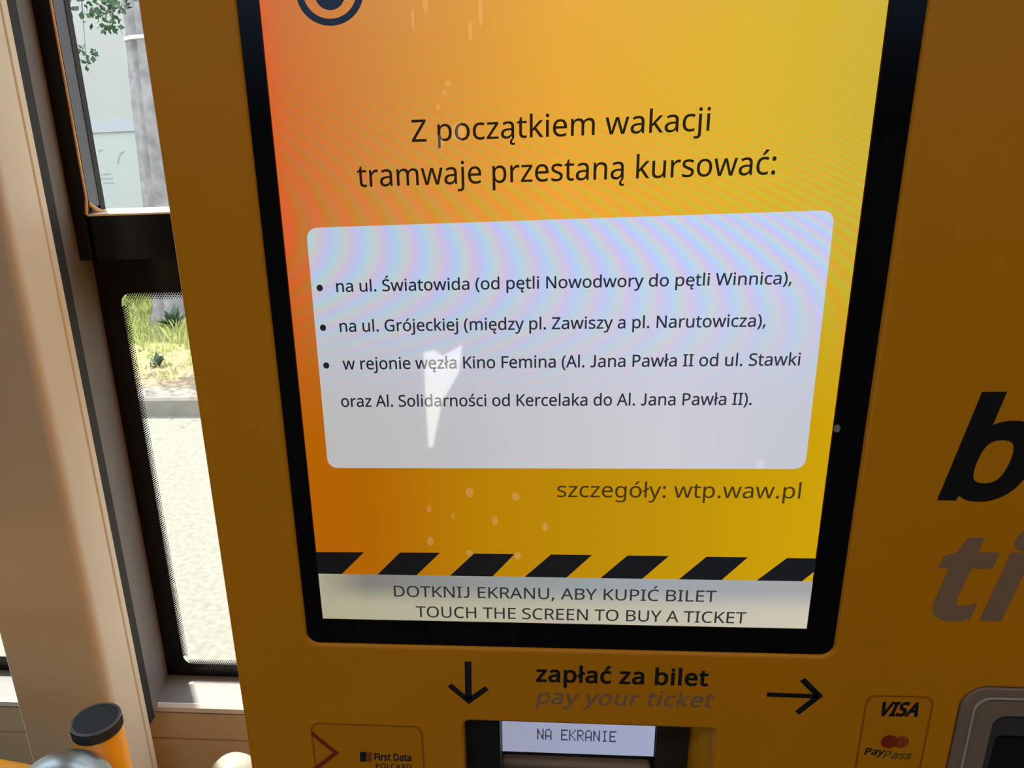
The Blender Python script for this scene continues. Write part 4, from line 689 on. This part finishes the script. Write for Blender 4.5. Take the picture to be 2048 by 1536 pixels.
# ================================================================== things inside
hx, hy, ht = -.2270, .1, 1.083
hr = .0186
hd = tag(empty('handrail', (hx, hy, 0)), 'yellow upright grab pole with black cap, below the cream pillar', 'handrail')
obj('pole', mesh(*lathe([(hr, .002), (hr, ht-.008)], hx, hy, 48), smooth=True), M['pole'], hd)
cp_ = obj('end_cap', mesh(*lathe([(hr+.0008, ht-.0095), (hr+.0008, ht-.002), (hr+.0002, ht), (hr-.0022, ht+.0003), (hr-.0036, ht-.0004), (.004, ht-.0004), (.0001, ht-.0004)], hx, hy, 48)), M['cap'], hd)
cp_['label'] = 'black cap'
bevel(cp_, .0003, 2, 30)
obj('cap_glint', mesh(*lathe([(hr-.0012, ht+.0002), (hr+.0004, ht-.0001), (hr+.0006, ht-.0006), (hr-.0012, ht-.0006), (hr-.0012, ht+.0002)], hx, hy, 48, False)), M['rim'], cp_)  # pale ring stands in for the glare on the cap's edge
# steel joint and the rail that runs on to the left
jc = pix(135, 1585, .055); jv = Vector((jc[0], .055, jc[1]))
js = []
bmj = bmesh.new(); bmesh.ops.create_uvsphere(bmj, u_segments=40, v_segments=20, radius=1)
for v in bmj.verts: v.co = Vector((v.co.x*.037, v.co.y*.030, v.co.z*.031))+jv
mj = bpy.data.meshes.new('m'); bmj.to_mesh(mj); bmj.free(); mj.polygons.foreach_set('use_smooth', [True]*len(mj.polygons))
obj('clamp_joint', mj, M['steel'], hd)['label'] = 'rounded grey metal joint'
e0 = pix(-20, 1548, .055)
obj('rail', mesh(*tube([jv+Vector((-.02, 0, .0)), Vector((e0[0]-.02, .055, e0[1]-.004)), Vector((-1.2, .055, e0[1]-.004))], .016, 20), smooth=True), M['pole'], hd)
kc = pix(467, 1556, .19)
kn = mesh(*lathe([(.0001, kc[1]-.06), (.012, kc[1]-.06), (.012, kc[1]-.018), (.021, kc[1]-.012), (.0235, kc[1]), (.022, kc[1]+.010), (.015, kc[1]+.0175), (.006, kc[1]+.0205), (.0001, kc[1]+.021)], kc[0], .19, 36), smooth=True)
kr = tag(empty('knob', (kc[0], .19, kc[1]-.06)), 'white rounded knob at the lower left corner of the yellow machine', 'knob')
obj('knob_top', kn, M['white'], kr)
obj('bracket', mesh(*join(box(kc[0]-.008, kc[0]+.008, .19, .319, kc[1]-.07, kc[1]-.055))), M['steel'], kr)

# ================================================================== outside
GZ = -.4
struct(obj('road', mesh([(-60, .5, GZ), (60, .5, GZ), (60, 5.13, GZ), (-60, 5.13, GZ)], [(0, 1, 2, 3)]), M['road']))
kb_ = struct(obj('kerb', mesh(*xprism([(5.11, GZ-.02), (5.125, GZ+.125), (5.145, GZ+.145), (5.42, GZ+.15), (5.42, GZ-.02)], -40, 40)), M['kerb']), 'pale stone kerb along the far edge of the road')
VZ = GZ+.145
struct(obj('verge', mesh([(-60, 5.42, VZ), (60, 5.42, VZ), (60, 14.5, VZ), (-60, 14.5, VZ)], [(0, 1, 2, 3)]), M['verge']))
# grass
gv, gf = [], []
rnd = random.Random(3)
def clump(x, y, hgt, nb, spread):
    for _ in range(nb):
        a = rnd.uniform(0, 2*PI); l = rnd.uniform(.4, 1)*hgt; px, py = x+rnd.gauss(0, spread), y+rnd.gauss(0, spread)
        wx, wy = .012*math.cos(a), .012*math.sin(a); lean = rnd.uniform(.1, .7)*l; b = rnd.uniform(0, 2*PI)
        n = len(gv); gv.extend([(px-wx, py-wy, VZ-.005), (px+wx, py+wy, VZ-.005), (px+.5*lean*math.cos(b), py+.5*lean*math.sin(b), VZ+l*.75), (px+lean*math.cos(b), py+lean*math.sin(b), VZ+l)])
        gf.extend([(n, n+1, n+2), (n+2, n+1, n+3), ])
for _ in range(1500):
    y = rnd.uniform(6.6, 9.8); x = rnd.uniform(-7.2, -2.6)
    d = (y-6.5)/1.2
    if rnd.random() < min(1, d) and math.hypot(x+4.09, y-8.45) > .5: clump(x, y, rnd.uniform(.06, .17), 9, .06)
for _ in range(90): clump(rnd.uniform(-4.5, -2.6), rnd.uniform(5.6, 6.8), rnd.uniform(.03, .08), 7, .05)
tag(obj('grass', mesh(gv, gf), M['grass']), 'yellow green grass on the verge between the road and the tree', 'grass', kind='stuff')
def weed(px, py, size, label, seed):
    r = random.Random(seed); d = ray(px, py); t = (VZ-CAM[2])/d.z; x, y = CAM[0]+t*d.x, CAM[1]+t*d.y
    vs, fs = [], []
    for k in range(16):
        a = r.uniform(0, 2*PI); el = r.uniform(.3, 1.3); l = size*r.uniform(.6, 1); wd = l*.22
        dv_ = Vector((math.cos(a)*math.cos(el), math.sin(a)*math.cos(el), math.sin(el))); sd = Vector((-math.sin(a), math.cos(a), 0)); o = Vector((x, y, VZ-.004)); n = len(vs)
        vs += [o, o+dv_*l*.5+sd*wd, o+dv_*l+Vector((0, 0, -.1*l)), o+dv_*l*.5-sd*wd]; fs.append((n, n+1, n+2, n+3))
    return tag(obj('weed', mesh(vs, fs), M['weed']), label, 'weed')
weed(345, 652, .32, 'dark green leafy weed at the foot of the tree trunk', 1)
weed(318, 732, .16, 'small dark weed on the bare strip behind the kerb', 2)
# tree
ty = 8.45
tr = tag(empty('tree', (-4.09, ty, VZ)), 'tree with a pale grey ridged trunk on the grass outside the window', 'tree')
tv = []; tf = []; ns = 40
lev = [(VZ-.02, -4.10, .33), (VZ+.12, -4.09, .28), (.4, -4.06, .265), (1.15, -4.02, .262), (2.2, -3.96, .262), (3.2, -3.90, .27), (4.6, -3.84, .26), (6.5, -3.8, .22)]
zz = [VZ-.02+i*.09 for i in range(78)]
for z in zz:
    for (z0, x0, r0), (z1, x1, r1) in zip(lev, lev[1:]):
        if z0 <= z <= z1+1e-6: t = (z-z0)/(z1-z0); cx_ = x0+(x1-x0)*t; rr_ = r0+(r1-r0)*t
    for k in range(ns):
        a = 2*PI*k/ns
        q = 1+.05*math.sin(7*a+1.3*math.sin(z*1.1))+.03*math.sin(13*a+z*2)-.22*math.exp(-((a-4.42-.05*math.sin(z*2))/.10)**2)
        tv.append((cx_+rr_*q*math.cos(a), ty+rr_*q*math.sin(a), z))
for i in range(len(zz)-1):
    for k in range(ns):
        j = (k+1) % ns; tf.append((i*ns+k, i*ns+j, (i+1)*ns+j, (i+1)*ns+k))
trunk = obj('trunk', mesh(tv, tf, True), M['bark'], tr)
zb = pix(262, 74, ty-.27)[1]
obj('trunk_band', mesh(*lathe([(.27, zb-.022), (.285, zb-.018), (.285, zb+.018), (.27, zb+.022)], -3.925, ty, 40)), M['band'], trunk)['label'] = 'thin white band round the trunk'
lv, lf = [], []
def leaves(px, py, Y, n, sp, sz):
    c = pix(px, py, Y)
    for _ in range(int(n*.7)):
        o = Vector((c[0]+rnd.gauss(0, sp), Y+rnd.gauss(0, sp), c[1]+rnd.gauss(0, sp*.8))); a = Vector((rnd.gauss(0, 1), rnd.gauss(0, 1), rnd.gauss(-.6, .7))).normalized(); b = a.cross(Vector((rnd.gauss(0, 1), rnd.gauss(0, 1), rnd.gauss(0, 1)))).normalized()
        l = sz*rnd.uniform(.7, 1.2); k = len(lv); lv.extend([o, o+a*l*.5+b*l*.33, o+a*l, o+a*l*.5-b*l*.33]); lf.append((k, k+1, k+2, k+3))
for q in ((150, 0, 22, .09), (178, 24, 12, .05), (185, 5, 18, .08), (205, -2, 26, .09), (222, 20, 34, .09), (218, 42, 20, .06), (232, 10, 26, .08), (214, 52, 6, .03), (166, 100, 14, .05), (178, 112, 16, .05), (174, 126, 8, .04), (150, -60, 60, .2), (220, -60, 80, .25)):
    leaves(q[0], q[1], 7.4, int(q[2]*1.3), q[3], .072)
obj('foliage', mesh(lv, lf), M['leaf'], tr)
tw = [pix(232, -120, 7.6), pix(222, 40, 7.4), pix(160, -40, 7.4), pix(172, 118, 7.4)]
obj('branch', mesh(*join(tube([(-3.85, ty, 5.6), (tw[0][0], 7.6, tw[0][1]), (tw[1][0], 7.4, tw[1][1])], [.05, .015, .005], 8), tube([(tw[0][0], 7.6, tw[0][1]), (tw[2][0], 7.4, tw[2][1]), (tw[3][0], 7.4, tw[3][1])], [.012, .008, .004], 8))), M['bark'], tr)
# pale building
BY = 14.0
bd = tag(empty('building', (-7.5, BY, VZ)), 'pale green rendered building beyond the tree', 'building')
zt, zl = pix(210, 244, BY)[1], pix(210, 265, BY)[1]
obj('wall', mesh(*box(-30, 20, BY, BY+.4, zl, 12)), M['facade'], bd)
obj('base_wall', mesh(*box(-30, 20, BY-.05, BY+.4, VZ-.02, zl)), M['plinth'], bd)
obj('ledge', mesh(*box(-30, 20, BY-.09, BY, zl, zt)), M['ledge_band'], bd)
def bmark(paths):
    for pts, wd in paths:
        v, f = stroke([pix(*p, BY-.053) for p in pts], wd)
        obj('painted_mark', mesh([(a, BY-.053, b) for a, b in v], f), M['mark'], bd)
bmark([([(248, 303), (240, 308), (237, 318), (236, 328)], .035), ([(196, 303), (206, 300)], .03), ([(203, 349), (222, 348)], .025), ([(203, 358), (226, 357)], .025), ([(206, 366), (228, 366)], .025)])
